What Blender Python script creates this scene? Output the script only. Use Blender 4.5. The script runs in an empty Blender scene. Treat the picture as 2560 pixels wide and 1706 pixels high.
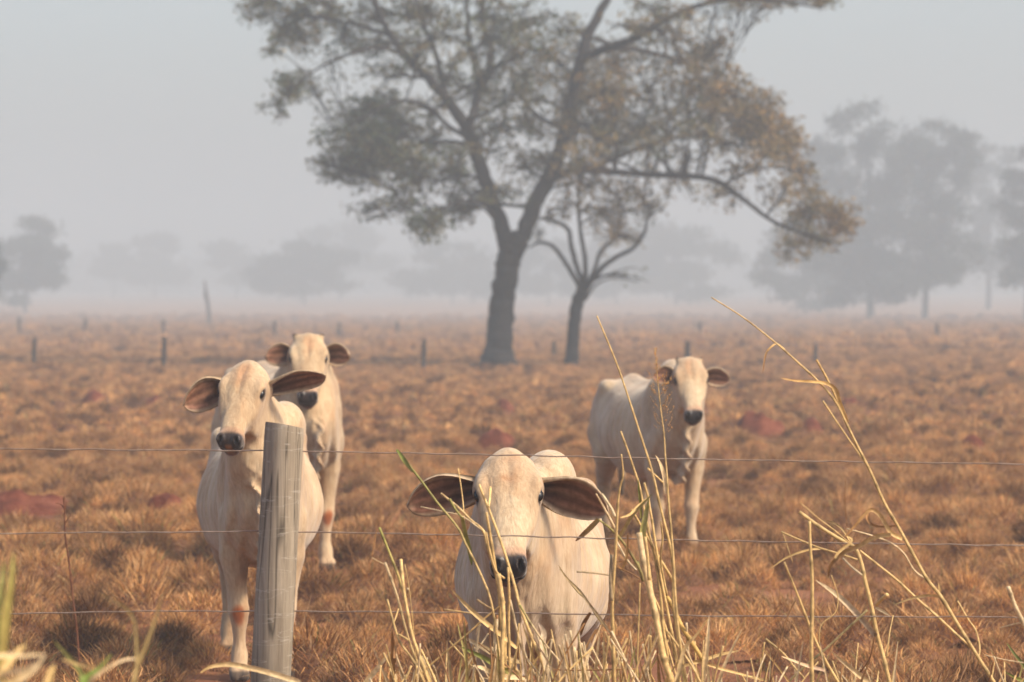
import bpy, math, random
import numpy as np
from mathutils import Vector, Matrix, noise as mnoise

R = math.radians
random.seed(7)
rng = np.random.default_rng(7)
scene = bpy.context.scene
COL = scene.collection

# ------------------------------------------------------------------ camera
FPX, HZ, CH = 9600.0, 760.0, 1.75          # focal length in photo pixels, horizon row, camera height
cam_d = bpy.data.cameras.new('camera')
cam = bpy.data.objects.new('camera', cam_d)
COL.objects.link(cam)
cam.location = (0, 0, CH)
cam.rotation_euler = (R(90) - math.atan((853 - HZ) / FPX), 0, 0)
cam_d.sensor_width = 36.0
cam_d.lens = FPX / 2560 * 36.0
cam_d.clip_start = 0.5
cam_d.clip_end = 6000
cam_d.dof.use_dof = True
cam_d.dof.focus_distance = 14.0
cam_d.dof.aperture_fstop = 5.6
scene.camera = cam

# ------------------------------------------------------------------ sky, sun, exposure
SUN_DIR = Vector((0.63, -0.32, 0.71)).normalized()     # towards the sun
sun_el = math.asin(SUN_DIR.z)
sun_rot = math.atan2(SUN_DIR.x, SUN_DIR.y)
world = bpy.data.worlds.new('World')
scene.world = world
world.use_nodes = True
wn = world.node_tree.nodes
wn.clear()
sky = wn.new('ShaderNodeTexSky')
sky.sky_type = 'NISHITA'
sky.sun_disc = False
sky.sun_elevation = sun_el
sky.sun_rotation = sun_rot
sky.altitude = 300
sky.air_density = 1.0
sky.dust_density = 4.6
sky.ozone_density = 1.0
bg = wn.new('ShaderNodeBackground')
bg.inputs['Strength'].default_value = 0.15
wo = wn.new('ShaderNodeOutputWorld')
world.node_tree.links.new(sky.outputs[0], bg.inputs[0])
world.node_tree.links.new(bg.outputs[0], wo.inputs[0])

sun_d = bpy.data.lights.new('sun', 'SUN')
sun_d.energy = 3.1
sun_d.angle = R(11.0)
sun_d.color = (1.0, 0.85, 0.665)
sun = bpy.data.objects.new('sun', sun_d)
sun.rotation_euler = SUN_DIR.to_track_quat('Z', 'Y').to_euler()
COL.objects.link(sun)

vs = scene.view_settings
vs.view_transform = 'Standard'
vs.look = 'None'
vs.exposure = 0.83
vs.gamma = 1.0
vs.use_curve_mapping = False
scene.cycles.use_denoising = True
scene.cycles.max_bounces = 6
scene.cycles.diffuse_bounces = 3
scene.cycles.transmission_bounces = 3
scene.cycles.volume_bounces = 1
scene.cycles.caustics_reflective = False
scene.cycles.caustics_refractive = False

HAZE_DENSITY = 0.0029
HAZE_COLOR = (0.545, 0.615, 0.655, 1)
HAZE_ANISO = 0.0

# ------------------------------------------------------------------ helpers
def P(px, py, Y):
    """world point seen at photo pixel (px, py) when it stands Y metres away"""
    return Vector(((px - 1280) / FPX * Y, Y, CH - (py - HZ) / FPX * Y))


def ground_z(x, y):
    z = 0.0
    if y > 330:
        z += (y - 330) * 0.0055
    if y > 9:
        z += 0.05 * mnoise.noise(Vector((x * 0.35, y * 0.22, 0.3))) + 0.16 * mnoise.noise(Vector((x * 0.05, y * 0.03, 4.1))) * min(1, max(0, (y - 30) / 60))
    return z


def tag(o, label=None, cat=None, group=None, kind=None):
    if label: o['label'] = label
    if cat: o['category'] = cat
    if group: o['group'] = group
    if kind: o['kind'] = kind
    return o


def link(o, parent=None):
    COL.objects.link(o)
    if parent is not None:
        o.parent = parent
    return o


def empty(name, loc, rz=0.0):
    o = bpy.data.objects.new(name, None)
    o.empty_display_size = 0.2
    o.location = loc
    o.rotation_euler = (0, 0, rz)
    return link(o)


def np_mesh(name, verts, quads=None, tris=None, cols=None, smooth=True, mats=(), mat_idx=None):
    me = bpy.data.meshes.new(name)
    verts = np.asarray(verts, dtype=np.float32).reshape(-1, 3)
    loops, starts, totals = [], [], []
    n0 = 0
    if quads is not None and len(quads):
        q = np.asarray(quads, dtype=np.int32).reshape(-1, 4)
        loops.append(q.ravel()); starts.append(n0 + 4 * np.arange(len(q))); totals.append(np.full(len(q), 4)); n0 += q.size
    if tris is not None and len(tris):
        t = np.asarray(tris, dtype=np.int32).reshape(-1, 3)
        loops.append(t.ravel()); starts.append(n0 + 3 * np.arange(len(t))); totals.append(np.full(len(t), 3)); n0 += t.size
    loops = np.concatenate(loops).astype(np.int32)
    starts = np.concatenate(starts).astype(np.int32)
    totals = np.concatenate(totals).astype(np.int32)
    me.vertices.add(len(verts)); me.vertices.foreach_set('co', verts.ravel())
    me.loops.add(len(loops)); me.loops.foreach_set('vertex_index', loops)
    me.polygons.add(len(starts)); me.polygons.foreach_set('loop_start', starts); me.polygons.foreach_set('loop_total', totals)
    if cols is not None:
        a = me.color_attributes.new('Col', 'FLOAT_COLOR', 'POINT')
        c = np.asarray(cols, dtype=np.float32)
        if c.shape[1] == 3:
            c = np.concatenate([c, np.ones((len(c), 1), np.float32)], 1)
        a.data.foreach_set('color', c.ravel())
    for m in mats:
        me.materials.append(m)
    if mat_idx is not None:
        me.polygons.foreach_set('material_index', np.asarray(mat_idx, dtype=np.int32))
    me.update(calc_edges=True)
    me.validate()
    if smooth:
        me.shade_smooth()
    return me


class MB:
    """collects tubes and ribbons into one mesh"""
    def __init__(self):
        self.v, self.q, self.t, self.c = [], [], [], []

    def tube(self, pts, radii, col=(1, 1, 1), sides=6, cap=True, cols=None):
        pts = [Vector(p) for p in pts]
        n = len(pts)
        b = len(self.v)
        tan = []
        for i in range(n):
            d = pts[min(i + 1, n - 1)] - pts[max(i - 1, 0)]
            tan.append(d.normalized() if d.length > 1e-9 else Vector((0, 0, 1)))
        ref = Vector((0, 1, 0)) if abs(tan[0].y) < 0.9 else Vector((1, 0, 0))
        u = tan[0].cross(ref).normalized()
        for i in range(n):
            u = (u - tan[i] * u.dot(tan[i]))
            u = u.normalized() if u.length > 1e-6 else tan[i].orthogonal().normalized()
            w = tan[i].cross(u)
            r = radii[i] if hasattr(radii, '__len__') else radii
            cc = cols[i] if cols else col
            for k in range(sides):
                a = 2 * math.pi * k / sides
                p = pts[i] + (u * math.cos(a) + w * math.sin(a)) * r
                self.v.append((p.x, p.y, p.z)); self.c.append(cc)
        for i in range(n - 1):
            for k in range(sides):
                k2 = (k + 1) % sides
                self.q.append((b + i * sides + k, b + i * sides + k2, b + (i + 1) * sides + k2, b + (i + 1) * sides + k))
        if cap:
            for e, p in ((0, pts[0]), (n - 1, pts[-1])):
                ci = len(self.v)
                self.v.append((p.x, p.y, p.z)); self.c.append(cols[e] if cols else col)
                for k in range(sides):
                    k2 = (k + 1) % sides
                    if e == 0: self.t.append((ci, b + k2, b + k))
                    else: self.t.append((ci, b + e * sides + k, b + e * sides + k2))

    def ribbon(self, pts, widths, cols, face=Vector((0, -1, 0)), twist=0.0, fold=0.25):
        """a leaf: three vertices across, folded along the middle"""
        pts = [Vector(p) for p in pts]
        n = len(pts)
        b = len(self.v)
        for i in range(n):
            d = (pts[min(i + 1, n - 1)] - pts[max(i - 1, 0)]).normalized()
            s = d.cross(face)
            s = s.normalized() if s.length > 1e-4 else d.orthogonal().normalized()
            nn = s.cross(d)
            a = twist * (i / (n - 1) - 0.5)
            s2 = s * math.cos(a) + nn * math.sin(a)
            n2 = nn * math.cos(a) - s * math.sin(a)
            w = widths[i] * 0.5
            for p in (pts[i] - s2 * w + n2 * w * fold, pts[i] - n2 * w * fold, pts[i] + s2 * w + n2 * w * fold):
                self.v.append((p.x, p.y, p.z)); self.c.append(cols[i])
        for i in range(n - 1):
            for k in range(2):
                self.q.append((b + i * 3 + k, b + i * 3 + k + 1, b + (i + 1) * 3 + k + 1, b + (i + 1) * 3 + k))

    def build(self, name, mat, parent=None, origin=(0, 0, 0), smooth=True):
        v = np.array(self.v, dtype=np.float64) - np.array(origin)
        me = np_mesh(name, v, self.q, self.t, self.c, smooth, (mat,))
        return link(bpy.data.objects.new(name, me), parent)


def catmull(pts, sub=6):
    """smooth polyline through points given as tuples of any length"""
    a = np.array(pts, dtype=float)
    if len(a) < 3:
        t = np.linspace(0, 1, sub + 1)[:, None]
        return a[0] * (1 - t) + a[-1] * t
    ext = np.vstack([2 * a[0] - a[1], a, 2 * a[-1] - a[-2]])
    out = []
    for i in range(len(a) - 1):
        p0, p1, p2, p3 = ext[i:i + 4]
        for t in np.linspace(0, 1, sub, endpoint=False):
            out.append(0.5 * (2 * p1 + (p2 - p0) * t + (2 * p0 - 5 * p1 + 4 * p2 - p3) * t * t + (3 * p1 - p0 - 3 * p2 + p3) * t ** 3))
    out.append(a[-1])
    return np.array(out)


# ------------------------------------------------------------------ materials
def new_mat(name):
    m = bpy.data.materials.new(name)
    m.use_nodes = True
    nt = m.node_tree
    nt.nodes.clear()
    out = nt.nodes.new('ShaderNodeOutputMaterial')
    return m, nt, out


def node(nt, kind, **kw):
    n = nt.nodes.new(kind)
    for k, v in kw.items():
        if k in n.inputs: n.inputs[k].default_value = v
        else: setattr(n, k, v)
    return n


def mixcol(nt, a, b, fac, mode='MIX'):
    m = nt.nodes.new('ShaderNodeMix')
    m.data_type = 'RGBA'
    m.blend_type = mode
    def put(sock, v):
        if hasattr(v, 'is_output'): nt.links.new(v, sock)
        else: sock.default_value = v
    put(m.inputs[0], fac); put(m.inputs[6], a); put(m.inputs[7], b)
    return m.outputs[2]


def ramp(nt, src, stops):
    r = nt.nodes.new('ShaderNodeValToRGB')
    el = r.color_ramp.elements
    while len(el) < len(stops): el.new(0.5)
    for e, (p, c) in zip(el, stops):
        e.position = p
        e.color = c if hasattr(c, '__len__') else (c, c, c, 1)
    nt.links.new(src, r.inputs[0])
    return r.outputs[0]


def noise_tex(nt, scale, detail=4, rough=0.55, coord='Object', stretch=None, dist=0.0):
    tc = nt.nodes.new('ShaderNodeTexCoord')
    src = tc.outputs[coord]
    if stretch:
        mp = nt.nodes.new('ShaderNodeMapping')
        mp.inputs['Scale'].default_value = stretch
        nt.links.new(src, mp.inputs[0]); src = mp.outputs[0]
    n = node(nt, 'ShaderNodeTexNoise', Scale=scale, Detail=detail, Roughness=rough, Distortion=dist)
    nt.links.new(src, n.inputs['Vector'])
    return n.outputs[0]


def leafy_material(name, rough=0.7, transl=0.3, inst_random=False, noise_scale=None, tint=((0.8, 0.8, 0.8, 1), (1.15, 1.1, 1.05, 1))):
    """diffuse + a little light coming through, colour from the mesh"""
    m, nt, out = new_mat(name)
    at = node(nt, 'ShaderNodeAttribute', attribute_name='Col')
    c = at.outputs['Color']
    if inst_random:
        oi = nt.nodes.new('ShaderNodeObjectInfo')
        c = mixcol(nt, c, ramp(nt, oi.outputs['Random'], [(0.0, tint[0]), (0.3, (.80, .74, .70, 1)), (0.6, (1, 1, 1, 1)), (1.0, tint[1])]), 1.0, 'MULTIPLY')
    if noise_scale:
        c = mixcol(nt, c, ramp(nt, noise_tex(nt, noise_scale), [(0.3, (0.64, 0.58, 0.50, 1)), (0.7, (1.15, 1.12, 1.08, 1))]), 1.0, 'MULTIPLY')
    p = node(nt, 'ShaderNodeBsdfPrincipled', Roughness=rough)
    p.inputs['Specular IOR Level'].default_value = 0.25
    nt.links.new(c, p.inputs['Base Color'])
    t = nt.nodes.new('ShaderNodeBsdfTranslucent')
    nt.links.new(c, t.inputs[0])
    mx = nt.nodes.new('ShaderNodeMixShader')
    mx.inputs[0].default_value = transl
    nt.links.new(p.outputs[0], mx.inputs[1]); nt.links.new(t.outputs[0], mx.inputs[2])
    nt.links.new(mx.outputs[0], out.inputs[0])
    return m


def bumped(nt, height, strength, distance=0.02):
    b = node(nt, 'ShaderNodeBump', Strength=strength, Distance=distance)
    nt.links.new(height, b.inputs['Height'])
    return b.outputs[0]


def ground_material():
    m, nt, out = new_mat('pasture_soil')
    n1 = noise_tex(nt, 0.5, 6, 0.6)
    n2 = noise_tex(nt, 6.0, 6, 0.65)
    c = ramp(nt, n1, [(0.32, (0.15, 0.058, 0.032, 1)), (0.55, (0.21, 0.09, 0.045, 1)), (0.75, (0.29, 0.14, 0.068, 1))])
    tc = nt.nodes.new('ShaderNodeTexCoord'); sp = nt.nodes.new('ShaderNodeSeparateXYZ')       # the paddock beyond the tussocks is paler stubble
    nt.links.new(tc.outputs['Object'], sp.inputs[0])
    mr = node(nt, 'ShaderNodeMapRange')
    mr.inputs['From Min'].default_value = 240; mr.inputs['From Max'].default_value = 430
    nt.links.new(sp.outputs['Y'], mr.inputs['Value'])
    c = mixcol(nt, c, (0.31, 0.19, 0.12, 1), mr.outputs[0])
    c = mixcol(nt, c, ramp(nt, n2, [(0.25, (0.6, 0.55, 0.5, 1)), (0.7, (1.15, 1.1, 1.05, 1))]), 0.8, 'MULTIPLY')
    p = node(nt, 'ShaderNodeBsdfPrincipled', Roughness=0.95)
    p.inputs['Specular IOR Level'].default_value = 0.1
    nt.links.new(c, p.inputs['Base Color'])
    nt.links.new(bumped(nt, n2, 0.6, 0.05), p.inputs['Normal'])
    nt.links.new(p.outputs[0], out.inputs[0])
    return m


def red_soil_material():
    m, nt, out = new_mat('red_soil')
    n1 = noise_tex(nt, 5.0, 6, 0.65)
    c = ramp(nt, n1, [(0.3, (0.07, 0.022, 0.013, 1)), (0.5, (0.15, 0.043, 0.024, 1)), (0.75, (0.26, 0.10, 0.055, 1))])
    p = node(nt, 'ShaderNodeBsdfPrincipled', Roughness=0.95)
    p.inputs['Specular IOR Level'].default_value = 0.1
    nt.links.new(c, p.inputs['Base Color'])
    nt.links.new(bumped(nt, noise_tex(nt, 18, 6, 0.7), 0.9, 0.05), p.inputs['Normal'])
    nt.links.new(p.outputs[0], out.inputs[0])
    return m


def bark_material(name, a, b, scale=3.0):
    m, nt, out = new_mat(name)
    n1 = noise_tex(nt, scale, 6, 0.65, stretch=(1, 1, 0.25))
    c = ramp(nt, n1, [(0.3, a), (0.7, b)])
    p = node(nt, 'ShaderNodeBsdfPrincipled', Roughness=0.95)
    p.inputs['Specular IOR Level'].default_value = 0.1
    nt.links.new(c, p.inputs['Base Color'])
    nt.links.new(bumped(nt, n1, 0.9, 0.08), p.inputs['Normal'])
    nt.links.new(p.outputs[0], out.inputs[0])
    return m


def post_material():
    m, nt, out = new_mat('weathered_post_wood')
    grain = noise_tex(nt, 42, 6, 0.7, stretch=(1, 1, 0.05), dist=0.4)
    stain = noise_tex(nt, 7, 5, 0.6, stretch=(1, 1, 0.35))
    crack = noise_tex(nt, 16, 2, 0.5, stretch=(1, 1, 0.06), dist=0.9)
    scr = noise_tex(nt, 22, 3, 0.5, stretch=(0.25, 0.25, 1.6), dist=0.5)
    c = ramp(nt, grain, [(0.25, (0.16, 0.13, 0.10, 1)), (0.5, (0.28, 0.24, 0.185, 1)), (0.75, (0.40, 0.355, 0.285, 1))])
    c = mixcol(nt, c, ramp(nt, stain, [(0.3, (0.68, 0.64, 0.58, 1)), (0.65, (1.12, 1.08, 1.02, 1))]), 0.9, 'MULTIPLY')
    c = mixcol(nt, c, (0.05, 0.04, 0.03, 1), ramp(nt, crack, [(0.47, 0.0), (0.495, 0.85), (0.52, 0.0)]))
    c = mixcol(nt, c, (0.45, 0.42, 0.36, 1), ramp(nt, scr, [(0.57, 0.0), (0.585, 0.5), (0.60, 0.0)]))
    p = node(nt, 'ShaderNodeBsdfPrincipled', Roughness=0.9)
    p.inputs['Specular IOR Level'].default_value = 0.2
    nt.links.new(c, p.inputs['Base Color'])
    nt.links.new(bumped(nt, grain, 0.5, 0.006), p.inputs['Normal'])
    nt.links.new(p.outputs[0], out.inputs[0])
    return m


def wire_material():
    m, nt, out = new_mat('rusty_galvanised_wire')
    n1 = noise_tex(nt, 30, 4, 0.6)
    c = ramp(nt, n1, [(0.35, (0.17, 0.11, 0.075, 1)), (0.7, (0.33, 0.26, 0.20, 1))])
    p = node(nt, 'ShaderNodeBsdfPrincipled', Roughness=0.5, Metallic=0.3)
    nt.links.new(c, p.inputs['Base Color'])
    nt.links.new(p.outputs[0], out.inputs[0])
    return m


def coat_material():
    m, nt, out = new_mat('cattle_hide')
    at = node(nt, 'ShaderNodeAttribute', attribute_name='Col')
    big = noise_tex(nt, 4.0, 4, 0.6, stretch=(1.0, 1.6, 0.6))
    hair = noise_tex(nt, 70, 5, 0.75, stretch=(1, 1, 0.20), dist=0.5)
    fold = noise_tex(nt, 13, 3, 0.55, stretch=(1.5, 1.5, 0.28), dist=0.5)
    c = mixcol(nt, at.outputs['Color'], ramp(nt, big, [(0.3, (0.78, 0.64, 0.52, 1)), (0.62, (1.10, 1.10, 1.08, 1))]), 0.85, 'MULTIPLY')
    c = mixcol(nt, c, ramp(nt, hair, [(0.25, (0.62, 0.53, 0.44, 1)), (0.7, (1.12, 1.12, 1.12, 1))]), 0.8, 'MULTIPLY')
    dirt = noise_tex(nt, 1.6, 6, 0.7)
    c = mixcol(nt, c, (0.30, 0.20, 0.13, 1), ramp(nt, dirt, [(0.52, 0.0), (0.75, 0.4)]))
    p = nt.nodes.new('ShaderNodeBsdfPrincipled')
    ro = node(nt, 'ShaderNodeMapRange')
    ro.inputs['To Min'].default_value = 0.28
    ro.inputs['To Max'].default_value = 0.95
    nt.links.new(at.outputs['Alpha'], ro.inputs['Value'])
    nt.links.new(ro.outputs[0], p.inputs['Roughness'])
    p.inputs['Specular IOR Level'].default_value = 0.2
    p.inputs['Sheen Weight'].default_value = 0.2
    p.inputs['Sheen Roughness'].default_value = 0.5
    nt.links.new(c, p.inputs['Base Color'])
    b1 = bumped(nt, fold, 0.42, 0.025)
    b2 = node(nt, 'ShaderNodeBump', Strength=0.25, Distance=0.004)
    nt.links.new(hair, b2.inputs['Height']); nt.links.new(b1, b2.inputs['Normal'])
    nt.links.new(b2.outputs[0], p.inputs['Normal'])
    nt.links.new(p.outputs[0], out.inputs[0])
    return m


def plain(name, col, rough, spec=0.5, metallic=0.0):
    m, nt, out = new_mat(name)
    p = node(nt, 'ShaderNodeBsdfPrincipled', Roughness=rough, Metallic=metallic)
    p.inputs['Base Color'].default_value = (*col, 1)
    p.inputs['Specular IOR Level'].default_value = spec
    nt.links.new(p.outputs[0], out.inputs[0])
    return m


M_GROUND = ground_material()
M_RED = red_soil_material()
M_TUSS = leafy_material('dry_tussock_grass', 0.8, 0.22, True, None, ((0.36, 0.31, 0.29, 1), (1.32, 1.27, 1.15, 1)))
M_STALK = leafy_material('dry_stalk', 0.55, 0.12, False, 60)
M_LEAF = leafy_material('tree_leaf', 0.6, 0.3)
M_FARLEAF = leafy_material('far_tree_leaf', 0.7, 0.25)
M_BARK = bark_material('grey_brown_bark', (0.012, 0.011, 0.011, 1), (0.042, 0.036, 0.033, 1))
M_POST = post_material()
M_FARPOST = bark_material('dark_old_post', (0.03, 0.025, 0.022, 1), (0.09, 0.07, 0.06, 1), 6)
M_WIRE = wire_material()
M_COAT = coat_material()
M_EAR = leafy_material('ear_skin', 0.7, 0.2, False, 40)
M_EYE = plain('wet_eye', (0.010, 0.007, 0.006), 0.22, .35)
M_STEM = bark_material('red_brown_stem', (0.16, 0.06, 0.035, 1), (0.30, 0.13, 0.07, 1), 40)

# ------------------------------------------------------------------ ground
def build_ground():
    ys = np.concatenate([np.linspace(-120, 8, 10), np.linspace(9, 60, 103), np.geomspace(61, 330, 80), np.geomspace(336, 1500, 36)])
    us = np.linspace(-1, 1, 121)
    us = np.sign(us) * np.abs(us) ** 1.8
    vs_, n = [], len(us)
    for y in ys:
        half = 60 + max(0.0, y) * 0.75
        for u in us:
            x = u * half
            vs_.append((x, y, ground_z(x, y)))
    q = []
    for j in range(len(ys) - 1):
        for i in range(n - 1):
            a = j * n + i
            q.append((a, a + 1, a + n + 1, a + n))
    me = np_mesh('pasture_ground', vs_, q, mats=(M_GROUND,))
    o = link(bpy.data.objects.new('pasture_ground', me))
    tag(o, 'flat dry brown pasture reaching back into the haze', None, None, 'structure')


build_ground()

# ------------------------------------------------------------------ haze
def build_haze():
    v = [(x, y, z) for z in (-1.5, 38) for y in (-160, 1560) for x in (-1300, 1300)]
    q = [(0, 2, 3, 1), (4, 5, 7, 6), (0, 1, 5, 4), (2, 6, 7, 3), (0, 4, 6, 2), (1, 3, 7, 5)]
    m, nt, out = new_mat('smoke_haze')
    pv = nt.nodes.new('ShaderNodeVolumePrincipled')
    pv.inputs['Color'].default_value = HAZE_COLOR
    pv.inputs['Density'].default_value = HAZE_DENSITY
    pv.inputs['Anisotropy'].default_value = HAZE_ANISO
    nt.links.new(pv.outputs[0], out.inputs['Volume'])
    o = link(bpy.data.objects.new('haze', np_mesh('haze', v, q, smooth=False, mats=(m,))))
    tag(o, 'pale grey smoke haze filling the air over the pasture', 'haze', None, 'stuff')


build_haze()

# ------------------------------------------------------------------ field function for the animals
def smin(a, b, k):
    h = np.maximum(k - np.abs(a - b), 0.0) / k
    return np.minimum(a, b) - h * h * k * 0.25


class Field:
    def __init__(self, xs, ys, zs):
        self.ax = [np.asarray(a, dtype=np.float32) for a in (xs, ys, zs)]
        self.F = np.full([len(a) for a in self.ax], 1.0, dtype=np.float32)

    def _sl(self, lo, hi):
        sl = tuple(slice(max(0, int(np.searchsorted(a, l)) - 1), int(np.searchsorted(a, h)) + 1) for a, l, h in zip(self.ax, lo, hi))
        g = [a[s] for a, s in zip(self.ax, sl)]
        return sl, g[0][:, None, None], g[1][None, :, None], g[2][None, None, :]

    def add(self, fn, lo, hi, k=0.03, sub=False):
        m = k + 0.012
        sl, X, Y, Z = self._sl([l - m for l in lo], [h + m for h in hi])
        if 0 in self.F[sl].shape: return
        d = fn(X, Y, Z)
        self.F[sl] = -smin(-self.F[sl], d, k) if sub else smin(self.F[sl], d, k)

    def cone(self, a, b, ra, rb, k=0.03):
        a, b = np.array(a, float), np.array(b, float)
        ba = b - a
        l2 = float(ba @ ba) + 1e-12
        def fn(X, Y, Z):
            h = np.clip(((X - a[0]) * ba[0] + (Y - a[1]) * ba[1] + (Z - a[2]) * ba[2]) / l2, 0, 1)
            return np.sqrt((X - a[0] - ba[0] * h) ** 2 + (Y - a[1] - ba[1] * h) ** 2 + (Z - a[2] - ba[2] * h) ** 2) - (ra + (rb - ra) * h)
        r = max(ra, rb)
        self.add(fn, np.minimum(a, b) - r, np.maximum(a, b) + r, k)

    def chain(self, pts, k=0.03):
        for p, q in zip(pts[:-1], pts[1:]):
            self.cone(p[:3], q[:3], p[3], q[3], k)

    def ell(self, c, r, k=0.05, M=None, sub=False, post=None):
        """ellipsoid; M maps local axes (columns) to field axes"""
        c = np.array(c, float)
        Mi = np.eye(3) if M is None else np.array(M).T
        ext = np.sqrt(((np.eye(3) if M is None else np.array(M)) ** 2) @ (np.array(r) ** 2))
        def fn(X, Y, Z):
            dx, dy, dz = X - c[0], Y - c[1], Z - c[2]
            q = 0.0
            for i in range(3):
                q = q + ((Mi[i, 0] * dx + Mi[i, 1] * dy + Mi[i, 2] * dz) / r[i]) ** 2
            return (np.sqrt(q) - 1.0) * min(r)
        self.add(fn, c - ext, c + ext, k, sub)

    def mesh(self):
        F = self.F
        s = F < 0
        nx, ny, nz = F.shape
        cnt = np.zeros((nx - 1, ny - 1, nz - 1), np.int8)
        for i in (0, 1):
            for j in (0, 1):
                for k in (0, 1):
                    cnt += s[i:nx - 1 + i, j:ny - 1 + j, k:nz - 1 + k]
        act = (cnt > 0) & (cnt < 8)
        I, J, K = np.nonzero(act)
        idx = np.full(act.shape, -1, np.int32)
        idx[I, J, K] = np.arange(len(I))
        acc = np.zeros((len(I), 3)); w = np.zeros(len(I))
        cor = [(i, j, k) for i in (0, 1) for j in (0, 1) for k in (0, 1)]
        for a in cor:
            for b in cor:
                if sum(abs(p - q) for p, q in zip(a, b)) != 1 or a > b: continue
                fa = F[I + a[0], J + a[1], K + a[2]]; fb = F[I + b[0], J + b[1], K + b[2]]
                m = (fa < 0) != (fb < 0)
                t = np.where(m, fa / np.where(m, fa - fb, 1), 0)
                for d, (ax, IJ) in enumerate(zip(self.ax, (I, J, K))):
                    pa = ax[IJ + a[d]]; pb = ax[IJ + b[d]]
                    acc[:, d] += np.where(m, pa + (pb - pa) * t, 0)
                w += m
        V = acc / w[:, None]
        quads = []
        for d in range(3):
            sl0 = [slice(None)] * 3; sl1 = [slice(None)] * 3
            sl0[d] = slice(0, -1); sl1[d] = slice(1, None)
            ch = s[tuple(sl0)] != s[tuple(sl1)]
            e1, e2 = [(1, 2), (2, 0), (0, 1)][d]
            A = np.stack(np.nonzero(ch), 1)
            ok = (A[:, e1] > 0) & (A[:, e2] > 0) & (A[:, e1] < F.shape[e1] - 1) & (A[:, e2] < F.shape[e2] - 1)
            A = A[ok]
            inside = s[A[:, 0], A[:, 1], A[:, 2]]
            c = []
            for o1, o2 in ((-1, -1), (0, -1), (0, 0), (-1, 0)):
                B = A.copy(); B[:, e1] += o1; B[:, e2] += o2
                c.append(idx[B[:, 0], B[:, 1], B[:, 2]])
            q = np.stack(c, 1)
            q[~inside] = q[~inside][:, ::-1]
            quads.append(q)
        Q = np.concatenate(quads)
        for it in range(2):
            sm = np.zeros_like(V); n = np.zeros(len(V))
            for i in range(4):
                a, b = Q[:, i], Q[:, (i + 1) % 4]
                for c in range(3):
                    sm[:, c] += np.bincount(a, V[b, c], len(V)) + np.bincount(b, V[a, c], len(V))
                n += np.bincount(a, minlength=len(V)) + np.bincount(b, minlength=len(V))
            V = V * 0.45 + 0.55 * sm / np.maximum(n, 1)[:, None]
        return V, Q


def smooth_table(tab, n=80):
    t = catmull(tab, 8)
    return t[np.argsort(t[:, 0])]


TORSO = smooth_table([(-1.66, .03, 1.02, .95), (-1.60, .12, 1.11, .86), (-1.47, .20, 1.18, .76), (-1.25, .255, 1.225, .66), (-1.05, .30, 1.215, .57),
                      (-0.80, .32, 1.19, .52), (-0.50, .295, 1.19, .52), (-0.25, .24, 1.21, .54), (-0.05, .19, 1.235, .565), (0.10, .155, 1.19, .60),
                      (0.20, .115, 1.10, .67), (0.27, .075, 1.00, .75), (0.31, .03, .92, .83)])
HEAD = smooth_table([(-.215, .045, -.035, -.085), (-.20, .078, -.006, -.12), (-.16, .096, .026, -.165), (-.10, .104, .042, -.19), (-.04, .105, .043, -.205),
                     (.03, .098, .035, -.207), (.09, .084, .026, -.19), (.15, .073, .018, -.158), (.21, .062, .010, -.126), (.26, .058, .005, -.112),
                     (.30, .058, .0, -.106), (.335, .055, -.012, -.102), (.36, .042, -.032, -.09), (.372, .02, -.048, -.07)])


def axis_grid(lo, hi, flo, fhi, fine, coarse):
    """fine spacing inside [flo, fhi], growing to coarse outside"""
    out = list(np.arange(flo, fhi, fine))
    s, x = fine, flo
    while x > lo:
        s = min(coarse, s * 1.25); x -= s; out.insert(0, x)
    s, x = fine, out[-1]
    while x < hi:
        s = min(coarse, s * 1.25); x += s; out.append(x)
    return np.array(out)


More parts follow.
